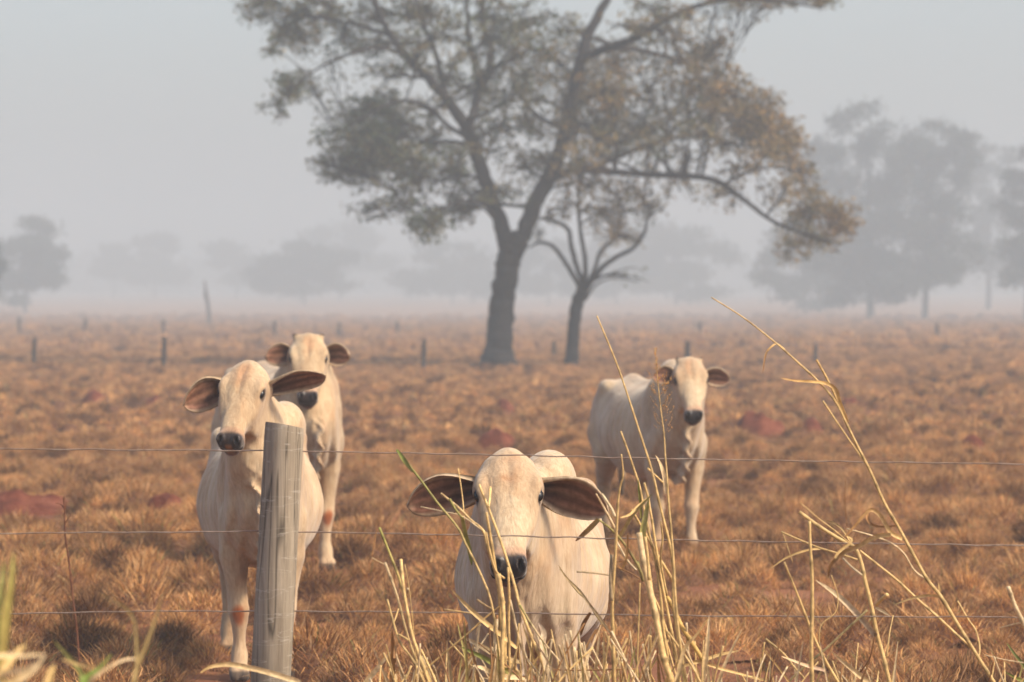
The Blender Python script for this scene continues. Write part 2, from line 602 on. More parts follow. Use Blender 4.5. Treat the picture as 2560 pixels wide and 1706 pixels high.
def build_cow(name, label, foot, yaw, scale, head_pos, face_yaw, face_pitch, face_roll, head_scale, ears, horns=False,
              muzzle=(0.034, 0.029, 0.028), nose_patch=None, coat=(0.50, 0.39, 0.26), fine=0.0065, front_step=(0, 0), belly=1.0, seed=1, spot=True, frill=1.0, hump=0.0, grey=.3):
    """a cow standing on foot (x, y); yaw turns it right of facing the camera; head placed by the point between its eyes"""
    fx, fy = foot
    root = empty('cow', (fx, fy, ground_z(fx, fy)), R(yaw) - math.pi / 2)
    root.scale = (scale,) * 3
    tag(root, label, 'cow', 'pale humped cattle in the pasture')
    Mroot = Matrix.Translation(root.location) @ Matrix.Rotation(R(yaw) - math.pi / 2, 4, 'Z') @ Matrix.Scale(scale, 4)
    inv = Mroot.inverted()
    # head frame in world: hx runs down the face, hz points out of the forehead
    p = R(face_pitch)
    hx = Vector((0, -math.sin(p), -math.cos(p))); hz = Vector((0, -math.cos(p), math.sin(p)))
    rot = Matrix.Rotation(R(face_yaw), 3, 'Z') @ Matrix.Rotation(R(face_roll), 3, 'Y')
    hx = rot @ hx; hz = rot @ hz
    hy = hz.cross(hx)
    lin = inv.to_3x3() * scale                                     # pure rotation to local
    hs = head_scale / scale
    H3 = np.array([list(lin @ hx), list(lin @ hy), list(lin @ hz)]).T   # columns: head axes in cow space
    HO = np.array(inv @ Vector(head_pos))
    XS = 0.81
    def hl(x, y, z):                                               # head coordinates -> cow space
        return HO + H3 @ (np.array((x * XS, y, z)) * hs)
    def to_head(X, Y, Z):
        d = (X - HO[0], Y - HO[1], Z - HO[2])
        return [(H3[0, i] * d[0] + H3[1, i] * d[1] + H3[2, i] * d[2]) / (hs * (XS if i == 0 else 1)) for i in range(3)]
    rad = 0.34 * hs
    f = fine / scale
    lo = HO - rad; hi = HO + rad
    mid = HO + H3 @ np.array((0.06, 0, -0.08)) * hs
    lo, hi = mid - 0.30 * hs, mid + 0.30 * hs
    xs = axis_grid(-1.78, max(0.5, hi[0] + .05), lo[0], hi[0], f, 0.017)
    ys = axis_grid(min(-.45, lo[1] - .03), max(.45, hi[1] + .03), lo[1], hi[1], f, 0.015)
    zs = axis_grid(-0.02, max(1.45, hi[2] + .05), lo[2], hi[2], f, 0.016)
    fld = Field(xs, ys, zs)
    rs = np.random.default_rng(seed)

    # trunk
    def torso(X, Y, Z):
        x = X[:, 0, 0]
        w, zt, zb = [np.interp(x, TORSO[:, 0], TORSO[:, i])[:, None, None] for i in (1, 2, 3)]
        w = w * (1 + (belly - 1) * np.exp(-((X + 0.7) / 0.4) ** 2))
        zc = zb + (zt - zb) * 0.46
        h = np.where(Z > zc, zt - zc, zc - zb)
        t = (Z - zc) / h
        ww = w * np.where(t > 0, 1 - 0.10 * np.clip(t, 0, 1), 1 - 0.05 * np.clip(-t, 0, 1))
        r = (np.abs(Y / ww) ** 2.15 + np.abs(t) ** 2.15) ** (1 / 2.15)
        d = (r - 1) * np.minimum(w, h)
        ribs = 0.0065 * np.sin((X + 0.22 * (Z - 0.9)) * 62) * np.exp(-((X + 0.55) / 0.26) ** 2) * np.exp(-((Z - 0.92) / 0.2) ** 2)
        d = d + ribs
        return np.maximum(d, np.maximum(X - 0.305, -1.655 - X))
    fld.add(torso, (-1.7, -.4, .48), (.34, .4, 1.3), 0.06)
    # hump, shoulders, hips
    fld.ell((-0.03, hump, 1.25), (.19, .105, .125), 0.09)
    fld.ell((-0.16, 0, 1.20), (.2, .06, .07), 0.08)
    fld.chain([(-.2, 0, 1.185, .035), (-.7, 0, 1.165, .04), (-1.2, 0, 1.195, .045), (-1.5, 0, 1.15, .04)], 0.05)   # spine
    for s in (1, -1):
        fld.ell((-0.04, s * .145, .95), (.12, .075, .27), 0.05)
        fld.ell((0.08, s * .125, .80), (.09, .065, .13), 0.05)
        fld.ell((-1.22, s * .195, 1.155), (.07, .05, .045), 0.06)
        fld.ell((-1.02, s * .33, 1.07), (.12, .075, .10), 0.07, None, True)   # hollow of the flank
        fld.ell((-1.57, s * .10, 1.06), (.055, .05, .06), 0.06)
        fld.ell((-1.34, s * .165, .87), (.21, .115, .30), 0.08)
        fx1 = front_step[0] if s > 0 else front_step[1]
        fld.chain([(0.03, s * .135, .80, .085), (0.0, s * .135, .62, .072), (fx1 * .5 - .015, s * .122, .405, .046), (fx1 * .5 + .0, s * .115, .345, .049),
                   (fx1 * .6 - .005, s * .113, .29, .037), (fx1 - .015, s * .112, .15, .031), (fx1 - .01, s * .112, .115, .040), (fx1 + .02, s * .112, .07, .034)], 0.025)
        for t in (.024, -.024):
            fld.chain([(fx1 + .03, s * .112 + t, .055, .030), (fx1 + .065, s * .112 + t, .022, .026)], 0.015)
        fld.chain([(-1.32, s * .175, .82, .14), (-1.22, s * .185, .68, .105), (-1.38, s * .165, .53, .066), (-1.47, s * .155, .46, .050),
                   (-1.465, s * .155, .40, .043), (-1.445, s * .155, .17, .036), (-1.43, s * .155, .115, .043), (-1.40, s * .155, .07, .038)], 0.03)
        for t in (.024, -.024):
            fld.chain([(-1.385, s * .155 + t, .055, .030), (-1.35, s * .155 + t, .022, .026)], 0.015)
    # tail
    fld.chain([(-1.58, 0, 1.13, .04), (-1.665, 0, 1.0, .030), (-1.685, .02, .72, .020), (-1.68, .03, .52, .028), (-1.675, .03, .36, .018)], 0.03)
    # neck: crest and throat run from withers and brisket to the back of the head
    poll = hl(-.13, 0, -.11); jaw = hl(.03, 0, -.155)
    w0 = np.array((0.0, 0, 1.12)); b0 = np.array((.15, 0, .90))
    wm = w0 * .45 + poll * .55 + np.array((0, 0, .0)); bm = b0 * .5 + jaw * .5 + np.array((.0, 0, -.02))
    fld.chain([(*w0, .15), (*wm, .115), (*poll, .085 * hs)], 0.07)
    fld.chain([(*b0, .15), (*bm, .115), (*jaw, .065 * hs)], 0.07)
    cm = (w0 + b0) * .25 + (poll + jaw) * .25
    fld.chain([(*((w0 + b0) / 2), .17), (*cm, .125), (*((poll + jaw) / 2), .085 * hs)], 0.07)
    for s in (1, -1):                                              # long folds down the neck sides
        for t in (.25, .5, .75):
            a = poll * (1 - t) + jaw * t; b = w0 * (1 - t) + b0 * t
            m = (a + b) / 2
            fld.cone((a[0] * .6 + b[0] * .4, a[1] * .6 + b[1] * .4 + s * .085, a[2] * .6 + b[2] * .4), (b[0], b[1] + s * .135, b[2]), .022, .04, 0.022)
    # dewlap: a thin frilled curtain under throat and brisket
    dl = np.array([hl(.06, 0, -.17), (jaw * .55 + b0 * .45) + np.array((.05, 0, -.09)) * frill, (.24 + .09 * frill, 0, .80), (.21 + .09 * frill, 0, .66), (.15, 0, .56), (.0, 0, .525)])
    dr = [.03, .055, .075, .08, .06, .03]
    def dewlap(X, Y, Z):
        best = None
        for i in range(len(dl) - 1):
            a, b = dl[i], dl[i + 1]
            ba = b - a
            l2 = ba[0] ** 2 + ba[2] ** 2 + 1e-9
            h = np.clip(((X - a[0]) * ba[0] + (Z - a[2]) * ba[2]) / l2, 0, 1)
            q = np.sqrt((X - a[0] - ba[0] * h) ** 2 + (Z - a[2] - ba[2] * h) ** 2) 
            rr = dr[i] + (dr[i + 1] - dr[i]) * h
            yl = a[1] + ba[1] * h + 0.024 * frill * np.sin((Z * 1.0 + X * .3) * 58 + seed) * np.clip(q / rr, 0, 1)
            d = np.sqrt(q ** 2 + ((Y - yl) * rr / 0.017) ** 2)
            d = (d - rr) * 0.35
            best = d if best is None else np.minimum(best, d)
        return best
    fld.add(dewlap, dl.min(0) - .1, dl.max(0) + .1, 0.02)

    # head
    def head(X, Y, Z):
        a, b, c = to_head(X, Y, Z)
        w, zt, zb = [np.interp(a, HEAD[:, 0], HEAD[:, i]) for i in (1, 2, 3)]
        zc = zb + (zt - zb) * 0.60
        h = np.where(c > zc, zt - zc, zc - zb)
        t = (c - zc) / h
        ww = w * (1 - 0.36 * np.clip(-t, 0, 1) ** 1.3)
        r = (np.abs(b / ww) ** 2.5 + np.abs(t) ** 2.3) ** (1 / 2.4)
        d = (r - 1) * np.minimum(w, h)
        return np.maximum(d, np.maximum(a - .373, -.217 - a)) * hs
    hb = [hl(x, y, z) for x in (-.22, .38) for y in (-.12, .12) for z in (-.22, .06)]
    fld.add(head, np.min(hb, 0), np.max(hb, 0), 0.045)
    def hell(c, r, k, sub=False):
        fld.ell(hl(*c), np.array(r) * hs, k, H3, sub)
    for s in (1, -1):
        hell((-.028, s * .094, .004), (.045, .019, .026), 0.035)    # brow
        hell((.055, s * .078, -.035), (.07, .02, .03), 0.03)       # cheek bone
        hell((.06, s * .065, -.14), (.09, .03, .06), 0.04)         # jaw muscle
        hell((-.10, s * .088, -.075), (.04, .03, .04), 0.04)      # ear base
        hell((.335, s * .040, -.022), (.03, .022, .026), 0.015)    # nostril rim
        hell((.31, s * .043, -.075), (.04, .020, .03), 0.02)        # lip
        hell((-.016, s * .099, .004), (.026, .016, .013), 0.008)         # upper lid
        hell((.006, s * .110, -.006), (.026, .022, .017), 0.008, True)  # eye opening
        hell((.348, s * .038, -.010), (.017, .010, .019), 0.006, True)  # nostril
        hell((.362, s * .046, -.026), (.012, .008, .014), 0.006, True)
        if horns:
            a = hl(-.185, s * .062, -.01); b = hl(-.222, s * .082, .0)
            fld.cone(a, b, .022, .013, 0.015)
    hell((.315, 0, -.108), (.045, .042, .026), 0.012)              # chin
    hell((-.185, 0, -.02), (.05, .055, .05), 0.05)                 # poll
    hell((.352, 0, -.078), (.03, .07, .006), 0.008, True)          # mouth line
    hell((-.05, 0, .055), (.10, .008, .014), 0.02, True)           # shallow groove of the brow
    # loose skin: hanging folds over brisket, neck and shoulder
    gx, gy, gz = fld.ax[0][:, None, None], fld.ax[1][None, :, None], fld.ax[2][None, None, :]
    far_head = np.clip((np.sqrt((gx - mid[0]) ** 2 + (gy - mid[1]) ** 2 + (gz - mid[2]) ** 2) - .20 * hs) / .08, 0, 1)
    front = np.exp(-((gx - .15) / .22) ** 2) * np.exp(-((gz - .85) / .26) ** 2) * far_head
    fld.F += (0.0065 * front * (np.sin(gy * 78 + 2.2 * np.sin(gz * 6 + seed)) + .6 * np.sin(gy * 41 + gx * 25 + 1.7 * np.sin(gz * 9)))).astype(np.float32)
    side = np.exp(-((gx + .12) / .16) ** 2) * np.exp(-((gz - 1.0) / .2) ** 2) * far_head
    fld.F += (0.005 * side * np.sin((gx * .9 + gz * .35) * 70 + 2 * np.sin(gz * 8 + seed))).astype(np.float32)
    V, Q = fld.mesh()
    V[:, 2] = np.maximum(V[:, 2], 0.0)

    # ---- hide colours
    n = len(V)
    C = np.tile(np.array(coat), (n, 1))
    A, B, Cc = to_head(V[:, 0], V[:, 1], V[:, 2])
    inhead = (np.abs(B) < .16) & (A > -.26) & (A < .4) & (Cc > -.24) & (Cc < .09)
    nz = np.array([mnoise.fractal(Vector(v) * 9 + Vector((seed * 3.1, 0, 0)), 0.8, 2.0, 3) for v in V])
    def blend(mask, col):
        m = np.clip(mask, 0, 1)[:, None]
        C[:] = C * (1 - m) + np.array(col) * m
    ss = lambda e0, e1, x: (lambda t: t * t * (3 - 2 * t))(np.clip((x - e0) / (e1 - e0), 0, 1))
    X, Y, Z = V.T
    blend(ss(.05, .75, nz) * .45, (.56, .40, .25))
    blend(np.exp(-((X - .1) / .28) ** 2) * np.exp(-((Z - .92) / .28) ** 2) * (1 - inhead) * grey, (.33, .275, .215))
    blend(ss(.70, .15, Z) * (.42 + .3 * nz) * (1 - inhead), (.40, .26, .155))                        # warmer legs
    blend(ss(.66, .50, Z) * .35 * (np.abs(X + .7) < .6), (.55, .37, .24))               # pinkish belly skin
    if spot:
        for s in (1, -1):                                                                # rust worn knees
            kx = (front_step[0] if s > 0 else front_step[1]) * .55 + .045
            d = np.sqrt(((X - kx) / .04) ** 2 + ((Y - s * .115) / .035) ** 2 + ((Z - .32) / .055) ** 2)
            blend(ss(1.25, .5, d + nz * .3), (.30, .09, .025))
    blend(ss(.062, .045, Z), (.05, .04, .035))                                           # hooves
    blend(ss(.52, .44, Z) * (X < -1.6), (.04, .035, .03))                                # tail tuft
    hm = inhead.astype(float)
    blend(hm * ss(.05, .012, np.abs(B)) * ss(-.20, -.15, A) * ss(.02, -.05, A) * ss(-.02, .02, Cc) * np.clip(.35 + nz * .9, 0, .75), (.42, .24, .13))  # brown on the forehead
    d_eye = np.sqrt(((A - .004) / .04) ** 2 + ((np.abs(B) - .105) / .03) ** 2 + ((Cc + .012) / .027) ** 2)
    blend(hm * ss(1.4, .7, d_eye) * .95, (.045, .03, .025))
    mz = hm * ss(.255, .285, A) * ss(-.15, -.13, Cc)
    blend(mz * .7, (.40, .25, .17))
    pad = hm * ss(.288, .322, A + .04 * np.clip(-Cc - .03, 0, .1) + nz * .012) * ss(-.125, -.105, Cc)
    blend(pad, muzzle)
    if nose_patch is not None:
        blend(pad * ss(.022, .010, np.abs(B - .002)) * ss(-.03, -.045, Cc) * .8, nose_patch)
    blend(hm * ss(.28, .31, A) * ss(-.085, -.10, Cc) * ss(-.155, -.14, Cc) * .8, (.16, .09, .065))
    if horns:
        blend(hm * ss(-.200, -.215, A) * ss(.05, .07, np.abs(B)), (.06, .04, .03))
    gloss = 1 - np.clip(pad, 0, 1)
    cols = np.concatenate([C, gloss[:, None]], 1)

    # ---- ears: cupped leaves with thickness, in the same mesh
    verts, quads, colors, mi = [V], [Q], [cols], [np.zeros(len(Q), int)]
    base_n = n
    for side, dirw, openw, length, width, curl in ears:
        e0 = hl(-.100, side * .094, -.080)
        u = np.array(lin @ Vector(dirw)); u /= np.linalg.norm(u)
        o = np.array(lin @ Vector(openw)); o -= u * (o @ u); o /= np.linalg.norm(o)
        wv = np.cross(u, o)
        NU, NV = 22, 15
        L, W = length / scale, width / scale
        pts = np.zeros((2, NU, NV, 3)); cc = np.zeros((2, NU, NV, 4))
        for i in range(NU):
            t = i / (NU - 1)
            prof = float(np.interp(t, (0, .12, .25, .4, .55, .7, .82, .91, .97, 1), (.30, .36, .60, .86, 1, .96, .80, .56, .30, .04)))
            hw = W * .5 * prof
            bend = math.radians(150 - 105 * min(1, t * 1.6) ** .8) * curl      # half angle of the rolled section
            for j in range(NV):
                v = j / (NV - 1) * 2 - 1
                a = v * bend
                rr = hw / max(.3, math.sin(min(bend, math.pi / 2)))
                lat = rr * math.sin(a); dep = rr * (1 - math.cos(a)) - rr * (1 - math.cos(bend)) * .35
                wob = 0.006 * math.sin(7 * t + 3 * v + seed) * t
                c0 = e0 + u * (L * t - .03) + wv * lat + o * (dep + wob) - o * (.10 * t * t) * L + np.array((0, 0, .10 * math.sin(t * math.pi * .75) - .12 * t * t)) * L * .8
                pts[0, i, j] = c0
                pts[1, i, j] = c0 - (o * math.cos(a) - wv * math.sin(a)) * (.007 + .022 * (1 - t) ** 3) / scale
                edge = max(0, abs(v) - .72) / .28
                inner = np.array((.07, .04, .03)) * (1 - t ** 1.2) + np.array((.36, .18, .115)) * t ** 1.2 + np.array((.03, .02, .01)) * math.sin(9 * v + 4 * t)  # inner skin colour with the hollow's shade painted in, darkest at the base
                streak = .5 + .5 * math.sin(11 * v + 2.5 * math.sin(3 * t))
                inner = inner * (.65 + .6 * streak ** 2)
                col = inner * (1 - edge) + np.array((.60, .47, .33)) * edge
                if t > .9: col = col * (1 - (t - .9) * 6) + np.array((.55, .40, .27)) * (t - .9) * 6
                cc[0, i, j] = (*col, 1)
                oc = np.array(coat) * (.9 if t < .8 else .8)
                cc[1, i, j] = (*oc, 1)
        b = base_n
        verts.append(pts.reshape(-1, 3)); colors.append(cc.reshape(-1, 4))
        q = []
        N = NU * NV
        for i in range(NU - 1):
            for j in range(NV - 1):
                k = b + i * NV + j
                q.append((k, k + 1, k + NV + 1, k + NV))
                k += N
                q.append((k, k + NV, k + NV + 1, k + 1))
        for i in range(NU - 1):
            for j in (0, NV - 1):
                k = b + i * NV + j
                q.append((k, k + NV, k + NV + N, k + N))
        for j in range(NV - 1):
            k = b + (NU - 1) * NV + j
            q.append((k, k + 1, k + 1 + N, k + N))
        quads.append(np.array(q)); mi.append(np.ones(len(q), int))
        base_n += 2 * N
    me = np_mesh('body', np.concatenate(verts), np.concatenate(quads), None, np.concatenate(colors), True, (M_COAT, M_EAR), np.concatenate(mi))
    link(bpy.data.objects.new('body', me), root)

    # eyes
    for s in (1, -1):
        c = hl(.003, s * .0975, -.004)
        vv, qq, tt = [], [], []
        NS, NR = 12, 8
        for i in range(NR + 1):
            th = math.pi * i / NR
            for j in range(NS):
                ph = 2 * math.pi * j / NS
                vv.append(c + H3 @ np.array((math.sin(th) * math.cos(ph) * .024, math.cos(th) * .0185, math.sin(th) * math.sin(ph) * .0185)) * hs)
        for i in range(NR):
            for j in range(NS):
                j2 = (j + 1) % NS
                qq.append((i * NS + j, (i + 1) * NS + j, (i + 1) * NS + j2, i * NS + j2))
        link(bpy.data.objects.new('eye', np_mesh('eye', vv, qq, mats=(M_EYE,))), root)
    return root


# ear: (side +1 = cow's left seen on the viewer's right, direction, opening direction, length, width, curl)
def build_cows():
    # viewer's right is +x; towards the camera is -y; hy of a cow facing us points to +x
    build_cow('cow', 'pale cow nearest the camera, low head behind the wires, ears spread wide, dark muzzle',
              (0.04, 13.45), -3, 0.90, P(1271, 1236, 13.05), 0, 41, 0, 1.03,
              [(1, (.95, -.12, -.30), (-.1, -.85, -.45), .28, .158, .62), (-1, (-.96, -.14, -.22), (.1, -.9, -.35), .28, .150, .62)],
              fine=0.0058, seed=3, belly=1.0, frill=.25, spot=False, hump=.10, grey=.25, coat=(.485, .38, .255))
    build_cow('cow', 'pale cow standing behind the wooden post with its head turned aside and wavy dewlap',
              (-1.162, 17.85), 4.5, 0.945, P(602, 980, 17.46), -12, 42, 3, 0.97,
              [(1, (.98, -.10, .20), (-.1, -.60, -.8), .31, .150, .62), (-1, (-.84, -.45, -.30), (.5, -.85, -.1), .25, .150, .6)],
              muzzle=(.03, .022, .02), nose_patch=(.30, .13, .045), seed=5, belly=1.02, fine=.0065, hump=.11, grey=.15, coat=(.48, .37, .24))
    build_cow('cow', 'pale cow with head held high at the back left, behind the cow at the post',
              (-1.34, 25.0), 16, 1.08, P(770, 896, 24.75), 2, 42, 0, 1.10,
              [(1, (.75, -.42, .05), (-.35, -.9, -.1), .215, .150, .55), (-1, (-.78, -.42, .05), (.35, -.9, -.1), .215, .150, .55)],
              horns=True, muzzle=(.03, .022, .022), seed=8, fine=.008, front_step=(.04, -.03), coat=(.45, .345, .22))
    build_cow('cow', 'pale cow far right seen from its shaded flank, head turned to the camera',
              (1.13, 26.7), 12, 1.0, P(1728, 950, 26.25), 4, 40, 0, 1.04,
              [(1, (.93, -.30, -.03), (-.25, -.95, .0), .215, .130, .6), (-1, (-.72, -.45, .10), (.4, -.85, -.1), .205, .130, .6)],
              horns=True, seed=11, fine=.008, front_step=(.05, -.05), spot=False, grey=.45, coat=(.47, .37, .25))


build_cows()
print('cows done')

# ------------------------------------------------------------------ fence in front
def build_fence():
    YF = 12.2
    base = P(711, 1064, YF); low = P(676, 1706, YF)
    ax = (base - low).normalized()
    foot = low + ax * (-(low.z + 0.25) / ax.z)
    root = empty('wire_fence', (foot.x, YF, 0))
    tag(root, 'weathered round wooden fence post with three strained wires across the foreground', 'fence')
    o = Vector(root.location)

    def post(foot, top, r, seed, slant):
        NS, NR = 40, 46
        v, q, t = [], [], []
        axis = (top - foot).normalized()
        u = axis.cross(Vector((0, 1, 0))).normalized(); w = axis.cross(u)
        L = (top - foot).length
        for i in range(NR + 1):
            s = i / NR
            for k in range(NS):
                a = 2 * math.pi * k / NS
                rr = r * (1 + .025 * (1 - s) + .018 * mnoise.noise(Vector((math.cos(a) * 1.6 + seed, math.sin(a) * 1.6, s * 2.5)))
                          + .014 * mnoise.noise(Vector((math.cos(a) * 7, math.sin(a) * 7 + seed, s * 1.2))))
                p = foot + axis * (L * s) + (u * math.cos(a) + w * math.sin(a)) * rr
                if i == NR:
                    p = p - (u * math.cos(a) + w * math.sin(a)) * rr * .035 
                    p.z += slant * (p.x - top.x) - .10 * (p.y - top.y)
                v.append(p - o)
        for i in range(NR):
            for k in range(NS):
                k2 = (k + 1) % NS
                q.append((i * NS + k, i * NS + k2, (i + 1) * NS + k2, (i + 1) * NS + k))
        b = NR * NS
        c = len(v); v.append(top - o - Vector((0, 0, .002)))
        for k in range(NS):
            t.append((c, b + k, b + (k + 1) % NS))
        me = np_mesh('post', [tuple(p) for p in v], q, t, None, True, (M_POST,))
        me.set_sharp_from_angle(angle=R(50))
        return link(bpy.data.objects.new('post', me), root)
    post(foot, base, .0625, 2.0, -.12)
    for dx in (-4.6, 4.9):
        post(foot + Vector((dx, .05, 0)), base + Vector((dx + .04, .05, .02)), .06, dx, .05)
    wires = [[(-900, 1119), (0, 1123), (330, 1125.5), (690, 1128), (1280, 1138.5), (1800, 1150), (2560, 1161), (3500, 1172)],
             [(-900, 1341), (0, 1335), (330, 1331.5), (690, 1330), (1280, 1341), (1800, 1353), (2560, 1365), (3500, 1374)],
             [(-900, 1540), (0, 1534.5), (330, 1530), (690, 1529), (1280, 1534), (1800, 1541), (2560, 1544), (3500, 1548)]]
    for wl in wires:
        pts = catmull(wl, 14)
        mb = MB()
        pp = []
        for i, (a, b) in enumerate(pts):
            p = P(a, b + .9 * math.sin(a * .021 + b) + .6 * math.sin(a * .047), YF)
            pp.append(p)
        mb.tube(pp, .0021, (1, 1, 1), 6)
        mb.build('wire', M_WIRE, root, o)


build_fence()

# ------------------------------------------------------------------ trees
def tree_limbs(limbs, Y0):
    """limbs: list of [(dispx, dispy, radius, depth)...] -> smooth world polylines (x, y, z, r)"""
    out = []
    k = 2560 / 2353
    for l in limbs:
        w = []
        for (x, y, r, d) in l:
            p = P(x * k, y * k, Y0 + d)
            w.append((p.x, p.y, p.z, r))
        out.append(catmull(w, 6))
    return out


def leaf_arrays(centers, size, cols, spread_dir=None):
    """diamond leaves of two triangles each"""
    n = len(centers)
    d = rng.normal(size=(n, 3)); d /= np.linalg.norm(d, axis=1)[:, None]
    e = rng.normal(size=(n, 3)); e -= d * (e * d).sum(1)[:, None]; e /= np.linalg.norm(e, axis=1)[:, None]
    L = size * rng.uniform(.7, 1.3, n)[:, None]
    W = L * rng.uniform(.38, .6, n)[:, None]
    nrm = np.cross(d, e)
    v = np.stack([centers - d * L * .5, centers + e * W * .5 + nrm * L * .06, centers + d * L * .5, centers - e * W * .5 + nrm * L * .06], 1).reshape(-1, 3)
    q = np.arange(4 * n).reshape(-1, 4)
    c = np.repeat(cols, 4, 0)
    return v, q, c


def build_tree(name, label, Y0, limbs, blobs, foot, leaf=.135, seed=1, twigs=38, per=16, crown_group=None):
    rnd = random.Random(seed)
    root = empty(name, foot)
    tag(root, label, 'tree')
    o = Vector(foot)
    L = tree_limbs(limbs, Y0)
    mb = MB()
    samples = []
    for i, l in enumerate(L):
        pts, rad = [], []
        for j, (x, y, z, r) in enumerate(l):
            wob = .35 * r
            pts.append(Vector((x + wob * mnoise.noise(Vector((j * .6, i * 7.1, 0))), y + wob * mnoise.noise(Vector((j * .6, i * 7.1, 5))), z)))
            rad.append(r * (1 + .10 * mnoise.noise(Vector((j * .9, i * 3.3, 9)))))
            samples.append((pts[-1].copy(), r))
        mb.tube(pts, rad, (1, 1, 1), 12 if rad[0] > .2 else 8)
    tr = mb.build('trunk', M_BARK, root, o)
    br = MB()
    cen, cols = [], []
    k = 2560 / 2353
    for (bx, by, rx, ry, dens, tone) in blobs:
        half = max(0.15, 1 - ((bx - 1250) / 760) ** 2) ** .5
        dep = rnd.uniform(-1, 1) * 4.2 * half
        c = P(bx * k, by * k, Y0 + dep)
        sx, sz = 1.38 * rx * k / FPX * Y0, 1.38 * ry * k / FPX * Y0
        sy = (sx + sz) * .55
        # nearest limb, preferring points below and not deeper than needed
        best = min(samples, key=lambda s: (s[0] - c).length + (0.8 if s[0].z > c.z else 0) + (2.5 if s[1] > .26 else 0))
        a = best[0]
        mid = a.lerp(c, .5) + Vector((rnd.uniform(-.2, .2), rnd.uniform(-.3, .3), rnd.uniform(.0, .35)))
        r0 = min(best[1] * .6, .02 + .016 * (c - a).length + .015)
        spine = catmull([tuple(a), tuple(mid), tuple(c)], 5)
        br.tube(spine, np.linspace(r0, .012, len(spine)), (1, 1, 1), 5, False)
        nt = max(4, int(twigs * dens * (rx * ry / 4200) ** .6 + 2))
        for t in range(nt):
            s = Vector(spine[rnd.randrange(len(spine) // 3, len(spine))])
            th, ph, rr = rnd.uniform(0, 2 * math.pi), math.acos(rnd.uniform(-1, 1)), rnd.uniform(.35, 1.0) ** .5
            e = c + Vector((sx * rr * math.sin(ph) * math.cos(th), sy * rr * math.sin(ph) * math.sin(th), sz * rr * math.cos(ph)))
            m2 = s.lerp(e, .55) + Vector((rnd.uniform(-.12, .12), rnd.uniform(-.12, .12), rnd.uniform(-.02, .2)))
            tw = catmull([tuple(s), tuple(m2), tuple(e)], 4)
            br.tube(tw, np.linspace(.016, .005, len(tw)), (1, 1, 1), 4, False)
            nl = int(per * rnd.uniform(.6, 1.4) * (0.55 + .45 * dens))
            tonev = min(1, max(0, tone * (.5 if bx < 1280 else .95) + rnd.uniform(-.3, .3)))
            green = np.array((.060, .080, .032)); brown = np.array((.30, .18, .058))
            base = green * (1 - tonev) + brown * tonev
            for q in range(nl):
                u = 1 - rnd.random() ** 1.5 * .75
                pt = tw[min(len(tw) - 1, int(u * (len(tw) - 1)))]
                cen.append((pt[0] + rnd.gauss(0, .115), pt[1] + rnd.gauss(0, .115), pt[2] + rnd.gauss(0, .08)))
                cols.append(base * rnd.uniform(.65, 1.4))
    br.build('branches', M_BARK, tr, o)
    v, q, c = leaf_arrays(np.array(cen), leaf, np.array(cols))
    me = np_mesh('crown', v - np.array(foot), q, None, c, False, (M_LEAF,))
    link(bpy.data.objects.new('crown', me), root)
    return root


